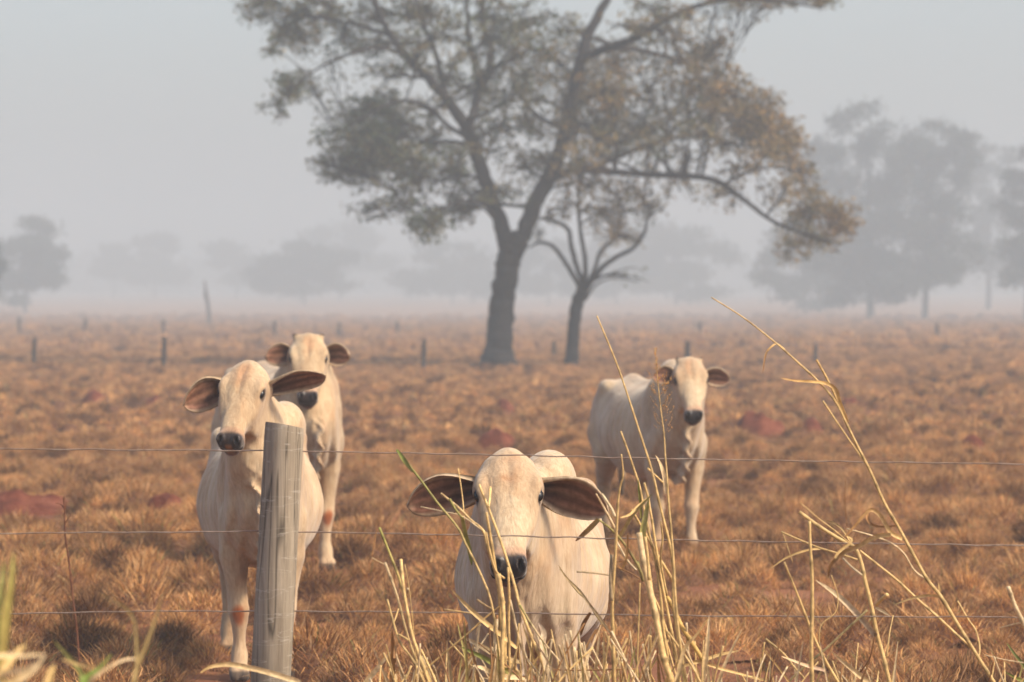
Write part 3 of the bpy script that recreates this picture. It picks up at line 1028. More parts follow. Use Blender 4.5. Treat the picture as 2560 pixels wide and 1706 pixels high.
def build_main_trees():
    Y = 101.0
    limbs = [
        [(1143, 868, .60, 0), (1144, 845, .50, 0), (1146, 800, .38, 0), (1150, 740, .345, 0), (1156, 680, .325, 0), (1166, 620, .32, 0), (1174, 572, .33, 0), (1176, 548, .26, 0)],
        [(1166, 585, .22, 0), (1152, 520, .205, -.1), (1128, 450, .19, -.3), (1106, 390, .185, -.5), (1088, 330, .18, -.6), (1060, 275, .165, -.8), (1020, 222, .14, -1.0), (975, 170, .125, -1.2), (925, 118, .11, -1.5), (885, 60, .085, -1.6), (855, -10, .07, -1.8), (820, -110, .04, -2)],
        [(1182, 585, .24, 0), (1205, 530, .22, .2), (1236, 455, .215, .4), (1268, 395, .205, .6), (1292, 330, .19, .7), (1312, 250, .175, .8), (1328, 170, .16, .8), (1345, 100, .14, .9), (1375, 35, .12, 1.0), (1410, -30, .10, 1.2), (1450, -130, .06, 1.4), (1470, -230, .03, 1.5)],
        [(1262, 415, .11, .6), (1320, 392, .105, .2), (1400, 395, .095, -.4), (1500, 402, .085, -1.0), (1600, 407, .08, -1.4), (1655, 420, .075, -1.6), (1710, 460, .065, -1.6), (1770, 505, .055, -1.5), (1840, 535, .04, -1.3), (1905, 560, .02, -1.2)],
        [(1330, 395, .07, .2), (1400, 370, .07, .9), (1470, 340, .065, 1.5), (1540, 318, .06, 2), (1620, 312, .055, 2.4), (1700, 335, .045, 2.6), (1790, 335, .03, 2.8)],
        [(1335, 140, .12, .8), (1390, 112, .11, .2), (1460, 88, .10, -.3), (1530, 45, .085, -.8), (1600, 15, .07, -1.2), (1700, -5, .055, -1.5), (1800, 5, .04, -1.6), (1890, 20, .02, -1.7)],
        [(1395, 112, .07, .2), (1450, 112, .07, 1.0), (1520, 128, .065, 1.6), (1590, 150, .055, 2.0), (1660, 170, .035, 2.4)],
        [(1075, 300, .12, -.6), (1088, 260, .125, .1), (1100, 215, .12, .6), (1122, 165, .11, 1.0), (1128, 110, .10, 1.3), (1108, 50, .085, 1.5), (1112, -10, .07, 1.7), (1130, -120, .04, 2)],
        [(1100, 215, .07, .6), (1092, 160, .065, .2), (1078, 100, .06, -.2), (1075, 40, .05, -.5), (1060, -60, .03, -.8)],
        [(1030, 235, .08, -.9), (1015, 180, .075, -.2), (1000, 120, .065, .4), (975, 60, .055, .9), (960, 10, .045, 1.2), (940, -80, .02, 1.5)],
        [(1078, 318, .07, -.6), (1030, 290, .06, -1.6), (985, 248, .055, -2.3), (920, 232, .045, -3), (850, 262, .03, -3.5), (790, 300, .015, -3.8)],
        [(1090, 335, .06, -.5), (1030, 325, .05, .6), (960, 335, .045, 1.6), (880, 362, .03, 2.5), (800, 385, .015, 3)],
        [(1150, 512, .055, 0), (1110, 470, .05, -1), (1060, 462, .04, -1.8), (1000, 490, .03, -2.4), (965, 525, .015, -2.8)],
        [(940, 130, .06, -1.4), (870, 110, .05, -2.2), (790, 130, .04, -2.8), (720, 165, .03, -3.2), (665, 215, .018, -3.5)],
        [(900, 85, .05, -1.6), (830, 60, .045, -.8), (750, 45, .035, 0), (660, 35, .02, .5)],
        [(1205, 475, .05, .2), (1150, 470, .045, -.6), (1105, 465, .03, -1.2)],
        [(1312, 250, .08, .8), (1370, 215, .07, 1.6), (1430, 210, .055, 2.4), (1500, 235, .035, 3)],
        [(1300, 300, .07, .8), (1240, 270, .06, 1.8), (1190, 215, .05, 2.6), (1170, 150, .03, 3.2)],
        [(1660, 425, .04, -1.6), (1720, 395, .035, -2.2), (1780, 385, .025, -2.8), (1840, 395, .015, -3.1)],
    ]
    B = [(600, 10, 60, 35, .8, .35), (650, 45, 70, 40, .9, .45), (690, 95, 55, 35, 1, .55), (650, 100, 40, 25, .7, .3), (665, 205, 38, 32, 1.1, .15), (640, 250, 42, 24, .9, .2), (700, 180, 30, 22, .8, .2),
         (745, 45, 80, 40, .8, .4), (785, 100, 55, 35, 1.0, .2), (720, 10, 70, 30, .8, .4), (840, 50, 70, 45, .9, .4), (860, 110, 55, 40, 1, .35), (930, 40, 60, 45, .9, .55), (985, 35, 55, 35, 1.1, .65), (905, 165, 55, 25, .5, .3),
         (895, 235, 60, 28, .8, .15), (835, 262, 70, 40, 1.5, .1), (790, 320, 55, 50, 1.7, .1), (850, 330, 70, 45, 1.5, .12), (755, 385, 40, 36, 1.1, .15), (815, 395, 65, 45, 1.4, .15), (880, 385, 60, 40, 1.1, .2), (930, 300, 60, 45, 1.1, .2), (950, 365, 60, 40, 1.0, .3),
         (985, 250, 45, 40, .6, .3), (1010, 330, 50, 40, .8, .35), (920, 435, 55, 30, .8, .3), (830, 490, 45, 18, .8, .2), (880, 480, 40, 18, .5, .25), (1000, 420, 60, 35, .8, .3), (1060, 400, 50, 40, .8, .3), (985, 520, 45, 28, 1.3, .1), (975, 565, 25, 22, .6, .1), (1040, 490, 55, 30, 1.1, .12), (1085, 450, 50, 30, .8, .2),
         (1035, 150, 50, 60, .5, .4), (1060, 60, 50, 45, .7, .4), (1140, 40, 60, 45, .8, .35), (1175, 90, 60, 50, 1, .3), (1215, 40, 55, 40, .8, .45), (1235, 100, 60, 50, 1, .5), (1200, 170, 60, 50, .8, .35), (1165, 230, 55, 50, .8, .3), (1230, 230, 50, 50, .7, .35), (1175, 300, 55, 45, .7, .35), (1240, 310, 50, 45, .8, .45), (1140, 345, 50, 35, .6, .5), (1190, 385, 45, 40, .6, .3), (1170, 450, 50, 30, .6, .3),
         (1290, 150, 55, 50, .8, .45), (1270, 60, 45, 40, .6, .4), (1300, 230, 55, 60, 1, .5), (1345, 290, 60, 50, 1.1, .4), (1370, 200, 60, 55, 1.2, .65), (1420, 150, 55, 45, 1, .6), (1430, 230, 60, 50, 1.1, .5), (1400, 310, 60, 45, 1.1, .3), (1460, 290, 60, 50, 1.1, .25), (1310, 370, 45, 35, .9, .5), (1365, 355, 50, 30, .7, .5), (1490, 345, 55, 35, .8, .3), (1440, 380, 45, 25, .5, .45),
         (1420, 60, 45, 35, .4, .4), (1480, 120, 55, 40, .6, .45), (1530, 80, 60, 40, .7, .5), (1560, 150, 65, 45, 1, .6), (1620, 130, 60, 35, 1, .6), (1610, 190, 65, 50, 1.2, .6), (1670, 180, 50, 40, 1, .6), (1690, 225, 65, 50, 1.3, .75), (1640, 255, 55, 45, 1.1, .65), (1740, 260, 60, 50, 1.3, .75), (1715, 310, 60, 45, 1.2, .7), (1780, 310, 55, 45, 1.3, .8), (1815, 345, 45, 40, 1.2, .75), (1760, 360, 55, 35, .9, .65),
         (1580, 230, 50, 45, .5, .35), (1540, 290, 55, 40, .6, .25), (1600, 300, 50, 35, .6, .4), (1650, 345, 50, 35, .6, .55), (1590, 360, 45, 30, .4, .4), (1690, 390, 50, 30, .4, .5),
         (1500, 20, 60, 35, .6, .4), (1590, 50, 60, 35, .6, .45), (1690, 5, 55, 22, .6, .45), (1770, 0, 55, 22, .7, .45), (1850, 5, 45, 20, .8, .4), (1905, 5, 35, 16, .8, .5), (1640, 95, 50, 30, .6, .5),
         (1835, 395, 40, 35, .6, .6), (1850, 440, 45, 35, .7, .6), (1800, 440, 45, 35, .4, .55), (1870, 480, 50, 40, 1, .6), (1920, 490, 45, 38, 1.2, .7), (1945, 520, 32, 30, 1, .75), (1820, 520, 50, 35, .7, .45), (1860, 560, 50, 35, .8, .5), (1810, 590, 40, 28, .5, .5), (1910, 560, 35, 25, .6, .5), (1760, 470, 40, 30, .3, .5),
         (1640, 450, 45, 28, .5, .55), (1560, 440, 50, 30, .5, .55), (1500, 450, 45, 30, .5, .5), (1690, 470, 30, 22, .4, .6)]
    B += [(1095, 250, 45, 40, .6, .35), (1050, 340, 45, 35, .6, .3), (1290, 300, 45, 45, .7, .5), (1330, 100, 50, 45, .6, .4), (1085, 130, 45, 50, .6, .35), (1010, 200, 45, 45, .5, .35), (960, 110, 50, 45, .7, .4), (1110, 300, 40, 35, .5, .4), (1270, 380, 40, 35, .6, .5), (1130, 180, 45, 45, .6, .3), (1340, 200, 50, 50, .7, .5), (1220, 380, 45, 35, .6, .4), (880, 180, 60, 30, .5, .3), (1500, 200, 55, 45, .6, .5), (1530, 240, 50, 40, .6, .45), (560, 30, 35, 25, .5, .4), (760, 150, 45, 25, .4, .3), (610, 120, 22, 14, .5, .3)]
    rr = random.Random(4)
    for i in range(34):                                             # the crown goes on above the frame
        x = rr.uniform(640, 1850); y = rr.uniform(-260, -20)
        if ((x - 1240) / 640) ** 2 + (y / 290) ** 2 < 1:
            B.append((x, y, 75, 50, .9, rr.uniform(.2, .6)))
    f = P(1143 * 1.088, 0, Y)
    build_tree('large_tree', 'large spreading tree with a forked trunk, thin grey green and brown leaves', Y, limbs, B, (f.x, Y, ground_z(f.x, Y)), seed=3)
    limbs2 = [
        [(1312, 868, .26, 0), (1313, 845, .205, 0), (1316, 790, .175, 0), (1320, 740, .165, 0), (1326, 700, .17, 0), (1338, 668, .16, 0), (1345, 648, .12, 0)],
        [(1338, 668, .075, 0), (1312, 625, .06, -.2), (1290, 590, .055, -.3), (1268, 565, .05, -.5), (1240, 558, .04, -.6), (1215, 570, .02, -.7)],
        [(1342, 655, .075, 0), (1324, 610, .065, .2), (1312, 560, .06, .3), (1305, 528, .055, .3), (1275, 508, .045, .5), (1240, 502, .03, .7)],
        [(1345, 655, .07, 0), (1345, 600, .06, -.3), (1335, 540, .055, -.4), (1330, 470, .045, -.5), (1335, 400, .03, -.6)],
        [(1350, 655, .065, 0), (1368, 615, .055, .4), (1382, 575, .05, .8), (1420, 535, .035, 1), (1430, 480, .02, 1.1)],
        [(1345, 668, .085, 0), (1375, 625, .07, -.3), (1410, 595, .06, -.5), (1455, 570, .055, -.8), (1480, 535, .045, -1), (1490, 500, .035, -1.1), (1525, 478, .015, -1.2)],
        [(1345, 690, .035, 0), (1370, 655, .03, .5), (1410, 640, .02, .9), (1470, 648, .012, 1.2)],
    ]
    B2 = [(1300, 440, 45, 40, .5, .6), (1350, 430, 45, 45, .6, .6), (1400, 440, 45, 45, .7, .65), (1350, 490, 40, 35, .5, .55), (1395, 500, 45, 40, .8, .6), (1440, 490, 45, 35, .6, .5), (1480, 470, 40, 30, .5, .5), (1420, 540, 40, 30, .5, .6),
          (1290, 490, 35, 25, .4, .5), (1260, 505, 35, 18, .5, .4), (1240, 540, 25, 15, .3, .3), (1370, 550, 30, 30, .4, .6), (1500, 490, 30, 18, .5, .3), (1460, 545, 25, 22, .3, .4), (1470, 640, 30, 12, .3, .3), (1320, 400, 40, 30, .5, .55), (1440, 420, 45, 35, .5, .6)]
    f = P(1312 * 1.088, 0, 102.0)
    build_tree('small_tree', 'small thin tree branching low, just right of the large tree trunk', 102.0, limbs2, B2, (f.x, 102.0, ground_z(f.x, 102)), leaf=.115, seed=9, twigs=34, per=17)


build_main_trees()
print('trees done')


def far_tree(label, px, Y, top, half, lobes, seed, leaf=.42, n=2600, base_tone=(.030, .042, .026)):
    """a distant tree: trunk with limbs and a crown of leaf clumps; lobes are (dx, y, rx, ry) in photo pixels"""
    rnd = random.Random(seed)
    x = (px - 1280) / FPX * Y
    z0 = ground_z(x, Y)
    root = empty('distant_tree', (x, Y, z0))
    tag(root, label, 'tree', 'distant trees in the haze')
    o = Vector((x, Y, z0))
    zt = P(px, top, Y).z
    Ht = zt - z0
    mb = MB()
    mb.tube(catmull([(x, Y, z0 - .3), (x + .1, Y, z0 + Ht * .2), (x - .15, Y, z0 + Ht * .45), (x, Y, z0 + Ht * .7)], 4), np.linspace(.018 * Ht, .006 * Ht, 13), sides=8)
    cen = []
    area = sum(l[2] * l[3] for l in lobes)
    for (dx, y, rx, ry) in lobes:
        c = P(px + dx, y, Y)
        c.y += rnd.uniform(-.5, .5) * half / FPX * Y
        sx, sz = rx / FPX * Y, ry / FPX * Y
        a = Vector((x, Y, z0 + Ht * rnd.uniform(.2, .4)))
        mid = a.lerp(c, .5) + Vector((0, 0, -.05 * Ht))
        sp = catmull([tuple(a), tuple(mid), tuple(c)], 4)
        mb.tube(sp, np.linspace(.012 * Ht, .003 * Ht, len(sp)), sides=5, cap=False)
        k = int(3.6 * n * rx * ry / area)
        nsub = 9
        subs = []
        for s in range(nsub):
            th, u = rnd.uniform(0, 6.283), rnd.uniform(-1, 1)
            q = (1 - u * u) ** .5
            subs.append((c.x + sx * .85 * q * math.cos(th), c.y + sx * .85 * q * math.sin(th), c.z + sz * .85 * u))
        for i in range(k):
            s = subs[rnd.randrange(nsub)]
            cen.append((s[0] + rnd.gauss(0, sx * .23), s[1] + rnd.gauss(0, sx * .23), s[2] + rnd.gauss(0, sz * .2)))
    mb.build('trunk', M_BARK, root, o)
    cen = np.array(cen)
    cen[:, 2] = np.maximum(cen[:, 2], z0 + .2)
    cols = np.array(base_tone)[None, :] * rng.uniform(.6, 1.5, (len(cen), 1))
    v, q, c = leaf_arrays(cen, 1.35 * leaf * Y / 430, cols)
    link(bpy.data.objects.new('crown', np_mesh('crown', v - np.array(o), q, None, c, False, (M_FARLEAF,))), root)


def build_far_trees():
    far_tree('tallest hazy tree at the right, behind the tip of the long branch', 2175, 385, 262, 150,
             [(-15, 320, 80, 60), (-80, 400, 80, 70), (60, 420, 100, 80), (-50, 510, 120, 80), (40, 600, 130, 90), (-90, 620, 100, 80), (60, 700, 110, 60), (-20, 730, 90, 45)], 1, n=5200)
    far_tree('broad hazy tree with a visible trunk, right of the tallest hazy tree', 2312, 380, 310, 150,
             [(30, 350, 90, 45), (90, 400, 60, 60), (-20, 430, 80, 60), (-20, 540, 110, 80), (40, 630, 100, 70), (-40, 690, 90, 50)], 2, n=3600)
    far_tree('pale wispy hazy tree second from the right edge', 2470, 520, 370, 90,
             [(10, 400, 60, 35), (-20, 460, 50, 45), (30, 520, 55, 60), (-20, 590, 45, 55), (10, 650, 60, 40)], 3, n=1500)
    far_tree('hazy tree cut by the right edge of the picture', 2565, 360, 372, 90,
             [(0, 420, 60, 50), (10, 500, 70, 60), (10, 600, 70, 60), (-5, 690, 60, 55)], 4, n=2200)
    far_tree('low hazy tree below the drooping tip of the long branch', 2010, 450, 540, 100,
             [(0, 600, 80, 50), (-40, 680, 80, 50), (60, 690, 80, 55), (20, 740, 110, 30)], 5, n=2200)
    far_tree('hazy rounded tree right of the small tree', 1690, 600, 545, 120,
             [(-20, 600, 90, 50), (60, 650, 90, 50), (-70, 670, 80, 50), (20, 720, 120, 35)], 6, n=2400)
    far_tree('hazy low tree between the small tree and the next one', 1540, 640, 590, 100,
             [(0, 640, 80, 45), (30, 690, 90, 40), (-40, 700, 80, 40)], 7, n=1600)
    far_tree('hazy tree between the trunks of the large and the small tree', 1370, 610, 590, 80,
             [(0, 640, 70, 45), (-40, 690, 70, 40), (40, 700, 70, 40)], 8, n=1500)
    far_tree('hazy tree just left of the large trunk', 1130, 640, 600, 100,
             [(0, 650, 80, 45), (50, 690, 80, 45), (-60, 700, 80, 40)], 9, n=1700)
    far_tree('hazy spreading tree with thin trunks, left of the large tree', 760, 600, 600, 140,
             [(-20, 645, 80, 40), (-80, 690, 60, 35), (50, 670, 90, 45), (0, 705, 110, 30)], 10, n=2600)
    far_tree('very faint tall tree behind the spreading hazy tree', 850, 800, 550, 120,
             [(0, 600, 80, 40), (70, 640, 80, 45), (-40, 660, 80, 40)], 11, n=1600)
    far_tree('faint hazy tree left of the dead leaning trunk', 385, 830, 580, 90,
             [(0, 615, 50, 32), (-20, 670, 80, 35), (40, 680, 70, 30)], 12, n=1500)
    far_tree('small faint hazy tree, second from the left edge', 285, 830, 610, 60,
             [(0, 640, 45, 28), (0, 680, 60, 26)], 13, n=900)
    far_tree('faint low hazy tree right of the dead leaning trunk', 590, 800, 605, 80,
             [(-10, 640, 70, 32), (30, 680, 80, 30)], 14, n=1200)
    far_tree('rounded hazy tree near the left edge', 62, 460, 548, 110,
             [(10, 590, 70, 42), (50, 640, 55, 50), (-20, 660, 80, 60), (50, 700, 45, 40), (-30, 720, 70, 40)], 15, n=3000)
    far_tree('dark hazy tree cut by the left edge of the picture', -22, 300, 600, 60,
             [(0, 650, 32, 40), (0, 710, 34, 40)], 16, n=1200)


build_far_trees()


def build_far_woods():
    """the last belt of woodland, one faint mass"""
    Y = 1080.0
    r = np.random.default_rng(5)
    n = 26000
    px = r.uniform(-500, 3060, n)
    top = np.array([648 + 46 * mnoise.fractal(Vector((p * .006, 1.3, 0)), .9, 2.0, 4) for p in px])
    x = (px - 1280) / FPX * Y
    zt = CH - (top - HZ) / FPX * Y
    z0 = np.array([ground_z(a, Y) for a in x])
    z = z0 + (zt - z0) * r.uniform(.04, 1, n) ** .8
    cen = np.stack([x, Y + r.uniform(-12, 12, n), z], 1)
    v, q, c = leaf_arrays(cen, 1.5, np.array((.03, .042, .026))[None, :] * r.uniform(.6, 1.5, (n, 1)))
    o = link(bpy.data.objects.new('distant_woods', np_mesh('distant_woods', v, q, None, c, False, (M_FARLEAF,))))
    tag(o, 'faint blue grey belt of woodland along the horizon', 'woods', None, 'stuff')


build_far_woods()


def build_snag():
    Y = 300.0
    x = (515 - 1280) / FPX * Y
    z = ground_z(x, Y)
    root = empty('dead_trunk', (x, Y, z))
    tag(root, 'pale leaning dead trunk standing alone in the haze at the left', 'dead tree')
    o = Vector((x, Y, z))
    mb = MB()
    mb.tube([P(528, 835, Y), P(524, 805, Y), P(521, 770, Y), P(516, 735, Y), P(511, 702, Y)], [.26, .2, .16, .13, .06], sides=8)
    mb.build('trunk', M_FARPOST, root, o)
    mb = MB()
    mb.tube([P(520, 760, Y), P(512, 745, Y), P(509, 728, Y)], [.07, .05, .03], sides=6)
    mb.build('branch', M_FARPOST, root, o)
    mb = MB()
    mb.tube([P(523, 815, Y), P(510, 808, Y), P(503, 812, Y)], [.10, .08, .05], sides=6)
    mb.build('branch', M_FARPOST, root, o)


build_snag()


def build_far_posts():
    posts = [(83, 905, 842, 5, 'dark fence post in the field near the left edge'),
             (410, 912, 842, 6, 'dark fence post in the field left of the cows'),
             (1057, 915, 848, 6, 'dark fence post in the field left of the large trunk'),
             (1386, 890, 852, 5, 'dark fence post in the field between the two trunks'),
             (1719, 905, 852, 6, 'dark fence post in the field above the far right cow'),
             (2038, 900, 862, 5, 'thin fence post in the field below the long leaning stalk'),
             (48, 832, 795, 4, 'faint far fence post at the left edge of the field'),
             (212, 836, 796, 4, 'faint far fence post, second from the left edge'),
             (408, 838, 800, 4, 'faint leaning far post above the dark post left of the cows'),
             (687, 838, 802, 4, 'faint far fence post left of the cow with its head high'),
             (848, 838, 806, 4, 'faint far fence post right of the cow with its head high'),
             (993, 836, 803, 4, 'faint far fence post left of the large trunk'),
             (1752, 838, 804, 4, 'faint far fence post between the small tree and the hazy trees'),
             (2345, 845, 808, 4, 'faint far fence post at the right side of the field')]
    rnd = random.Random(2)
    for px, yb, yt, w, lab in posts:
        Y = min(250, FPX * (CH - .2) / (yb - HZ))
        x = (px - 1280) / FPX * Y
        z = ground_z(x, Y)
        zt = P(px, yt, Y).z
        r = w * 1.15 / FPX * Y
        mb = MB()
        lean = rnd.uniform(-.06, .06)
        h = zt - z
        n = 7
        mb.tube([(lean * h * i / (n - 1), 0, -.15 + (h + .15) * i / (n - 1)) for i in range(n)], [r * (1.1 - .2 * i / (n - 1)) * (1 + .12 * rnd.uniform(-1, 1)) for i in range(n)], sides=7)
        o = mb.build('fence_post', M_FARPOST)
        o.location = (x, Y, z)
        tag(o, lab, 'fence post', 'posts of the far fences')


build_far_posts()


def build_mounds():
    ms = [(60, 1242, 190, 24, 'wide bare red earth mound at the left edge'),
          (420, 1248, 62, 22, 'red earth patch left of the cow at the post'),
          (1240, 1098, 55, 34, 'red earth mound above the head of the nearest cow'),
          (1898, 1065, 72, 44, 'large red earth mound right of the far right cow'),
          (2026, 1062, 32, 26, 'small red earth mound beside the larger one on the right'),
          (2425, 1108, 42, 30, 'red earth mound near the right edge'),
          (236, 995, 34, 22, 'faint red earth mound in the far left field'),
          (385, 1000, 28, 14, 'small faint red earth mound left of the cows'),
          (2128, 1005, 36, 20, 'faint red earth mound crossed by the long leaning stalks'),
          (1262, 1010, 30, 14, 'faint red earth mound in the middle of the field')]
    for i, (px, yb, hw, hh, lab) in enumerate(ms):
        Y = FPX * CH / (yb - HZ)
        Y = FPX * (CH - .12) / (yb - HZ)
        x = (px - 1280) / FPX * Y
        z = ground_z(x, Y)
        rx, rz = hw / FPX * Y, hh / FPX * Y * .85 + .10
        v, q = [], []
        NR, NS = 12, 40
        for a in range(NR + 1):
            s = a / NR
            for b in range(NS):
                th = 2 * math.pi * b / NS
                k = 1 + .22 * mnoise.noise(Vector((math.cos(th) * 1.5 + i * 5, math.sin(th) * 1.5, 0)))
                px_, py_ = math.cos(th) * s * rx * k, math.sin(th) * s * rx * .9 * k
                hgt = rz * max(0, 1 - s ** 2.4) ** .75
                hgt *= 1 + .35 * mnoise.fractal(Vector((px_ * 3 + i * 9, py_ * 3, 2)), .8, 2, 3)
                hgt += .03 * mnoise.fractal(Vector((px_ * 9 + i, py_ * 9, 2)), .8, 2, 3) * (1 - s)
                v.append((px_, py_, hgt - .05 * s))
        for a in range(NR):
            for b in range(NS):
                b2 = (b + 1) % NS
                q.append((a * NS + b, (a + 1) * NS + b, (a + 1) * NS + b2, a * NS + b2))
        o = link(bpy.data.objects.new('earth_mound', np_mesh('earth_mound', v, q, mats=(M_RED,))))
        o.location = (x, Y, z)
        tag(o, lab, 'earth mound', 'red earth mounds in the pasture')
    k = CH - .12
    return [((m[0] - 1280) / (m[1] - HZ) * k, FPX * k / (m[1] - HZ), m[2] / (m[1] - HZ) * k) for m in ms]


MOUNDS = build_mounds()

# ------------------------------------------------------------------ dry tussock grass
def tussock(name, nblades, Rr, dome, h0, h1, wid, segs, seed, wild=1.0, core=True, tone=1.0):
    """short tangled blades growing out of a domed hummock of thatch"""
    r = np.random.default_rng(seed)
    pal = 1.12 * np.array([(.50, .275, .11), (.43, .22, .08), (.56, .34, .15), (.33, .155, .06), (.25, .11, .048), (.37, .23, .12), (.44, .235, .08)])
    v, t, q, c = [], [], [], []
    lob = r.uniform(0, 6.28, 3)
    def height(x, y):
        d = math.hypot(x, y) / Rr
        a = math.atan2(y, x)
        return dome * max(0, 1 - d * d * (1 + .25 * math.sin(2 * a + lob[0]) + .2 * math.sin(3 * a + lob[1])))
    if core and dome > 0:
        b0 = len(v); NS = 10
        cc = np.array((.17, .08, .042))
        for k, f in enumerate((0.02, .45, .75, 1.02)):
            for m in range(NS):
                a = 2 * math.pi * m / NS
                x, y = math.cos(a) * Rr * f, math.sin(a) * Rr * f
                v.append((x, y, max(-.03, height(x, y) - .015))); c.append(cc)
        for k in range(3):
            for m in range(NS):
                m2 = (m + 1) % NS
                q.append((b0 + k * NS + m, b0 + (k + 1) * NS + m, b0 + (k + 1) * NS + m2, b0 + k * NS + m2))
    for b in range(nblades):
        a = r.uniform(0, 2 * math.pi); d = Rr * math.sqrt(r.uniform(0, 1.1))
        x, y = d * math.cos(a), d * math.sin(a)
        z = height(x, y) - .012
        out = a + r.normal(0, 1.1)
        lean = (d / Rr) * .8 + abs(r.normal(0, .45 * wild))
        h = r.uniform(h0, h1)
        if r.random() < .06: h *= 1.6
        w = wid * r.uniform(.6, 1.3)
        side = r.uniform(0, 2 * math.pi)
        sx, sy = math.cos(side) * w * .5, math.sin(side) * w * .5
        col = pal[r.integers(len(pal))] * r.uniform(.6, 1.25) * tone
        if r.random() < .025: col = np.array((.24, .24, .08))
        i0 = len(v)
        ang = lean * .5
        for s in range(segs + 1):
            k = s / segs
            if s < segs:
                ww = 1 - .5 * k
                v += [(x - sx * ww, y - sy * ww, z), (x + sx * ww, y + sy * ww, z)]; c += [col, col]
            else:
                v.append((x, y, z)); c.append(col)
            ang += lean * .7 / segs * (1 + k); out += r.normal(0, .35)
            st = h / segs
            x += math.cos(out) * math.sin(ang) * st; y += math.sin(out) * math.sin(ang) * st; z += math.cos(ang) * st
        for s in range(segs - 1):
            k = i0 + 2 * s
            q.append((k, k + 1, k + 3, k + 2))
        k = i0 + 2 * (segs - 1)
        t.append((k, k + 1, k + 2))
    return bpy.data.objects.new(name, np_mesh(name, v, q, t, np.array(c), False, (M_TUSS,)))


def scatter_object(name, pts, idx, rot, scl, variants, label):
    me = bpy.data.meshes.new(name)
    me.vertices.add(len(pts))
    me.vertices.foreach_set('co', np.asarray(pts, np.float32).ravel())
    for nm, tp, arr, key in (('idx', 'INT', idx, 'value'), ('rot', 'FLOAT_VECTOR', rot, 'vector'), ('scl', 'FLOAT_VECTOR', scl, 'vector')):
        at = me.attributes.new(nm, tp, 'POINT')
        at.data.foreach_set(key, np.asarray(arr, np.int32 if tp == 'INT' else np.float32).ravel())
    me.materials.append(M_TUSS)
    o = link(bpy.data.objects.new(name, me))
    g = bpy.data.node_groups.new(name + '_scatter', 'GeometryNodeTree')
    g.interface.new_socket('Geometry', in_out='INPUT', socket_type='NodeSocketGeometry')
    g.interface.new_socket('Geometry', in_out='OUTPUT', socket_type='NodeSocketGeometry')
    gi = g.nodes.new('NodeGroupInput'); go = g.nodes.new('NodeGroupOutput')
    iop = g.nodes.new('GeometryNodeInstanceOnPoints')
    jn = g.nodes.new('GeometryNodeJoinGeometry')
    for vobj in variants:
        oi = g.nodes.new('GeometryNodeObjectInfo')
        oi.inputs['Object'].default_value = vobj
        oi.inputs['As Instance'].default_value = True
        g.links.new(oi.outputs['Geometry'], jn.inputs[0])
    def attr(nm, tp):
        n = g.nodes.new('GeometryNodeInputNamedAttribute')
        n.data_type = tp
        n.inputs['Name'].default_value = nm
        return n.outputs['Attribute']
    g.links.new(gi.outputs[0], iop.inputs['Points'])
    g.links.new(jn.outputs[0], iop.inputs['Instance'])
    iop.inputs['Pick Instance'].default_value = True
    g.links.new(attr('idx', 'INT'), iop.inputs['Instance Index'])
    g.links.new(attr('rot', 'FLOAT_VECTOR'), iop.inputs['Rotation'])
    g.links.new(attr('scl', 'FLOAT_VECTOR'), iop.inputs['Scale'])
    g.links.new(iop.outputs[0], go.inputs[0])
    md = o.modifiers.new('scatter', 'NODES')
    md.node_group = g
    tag(o, label, 'grass', None, 'stuff')
    return o


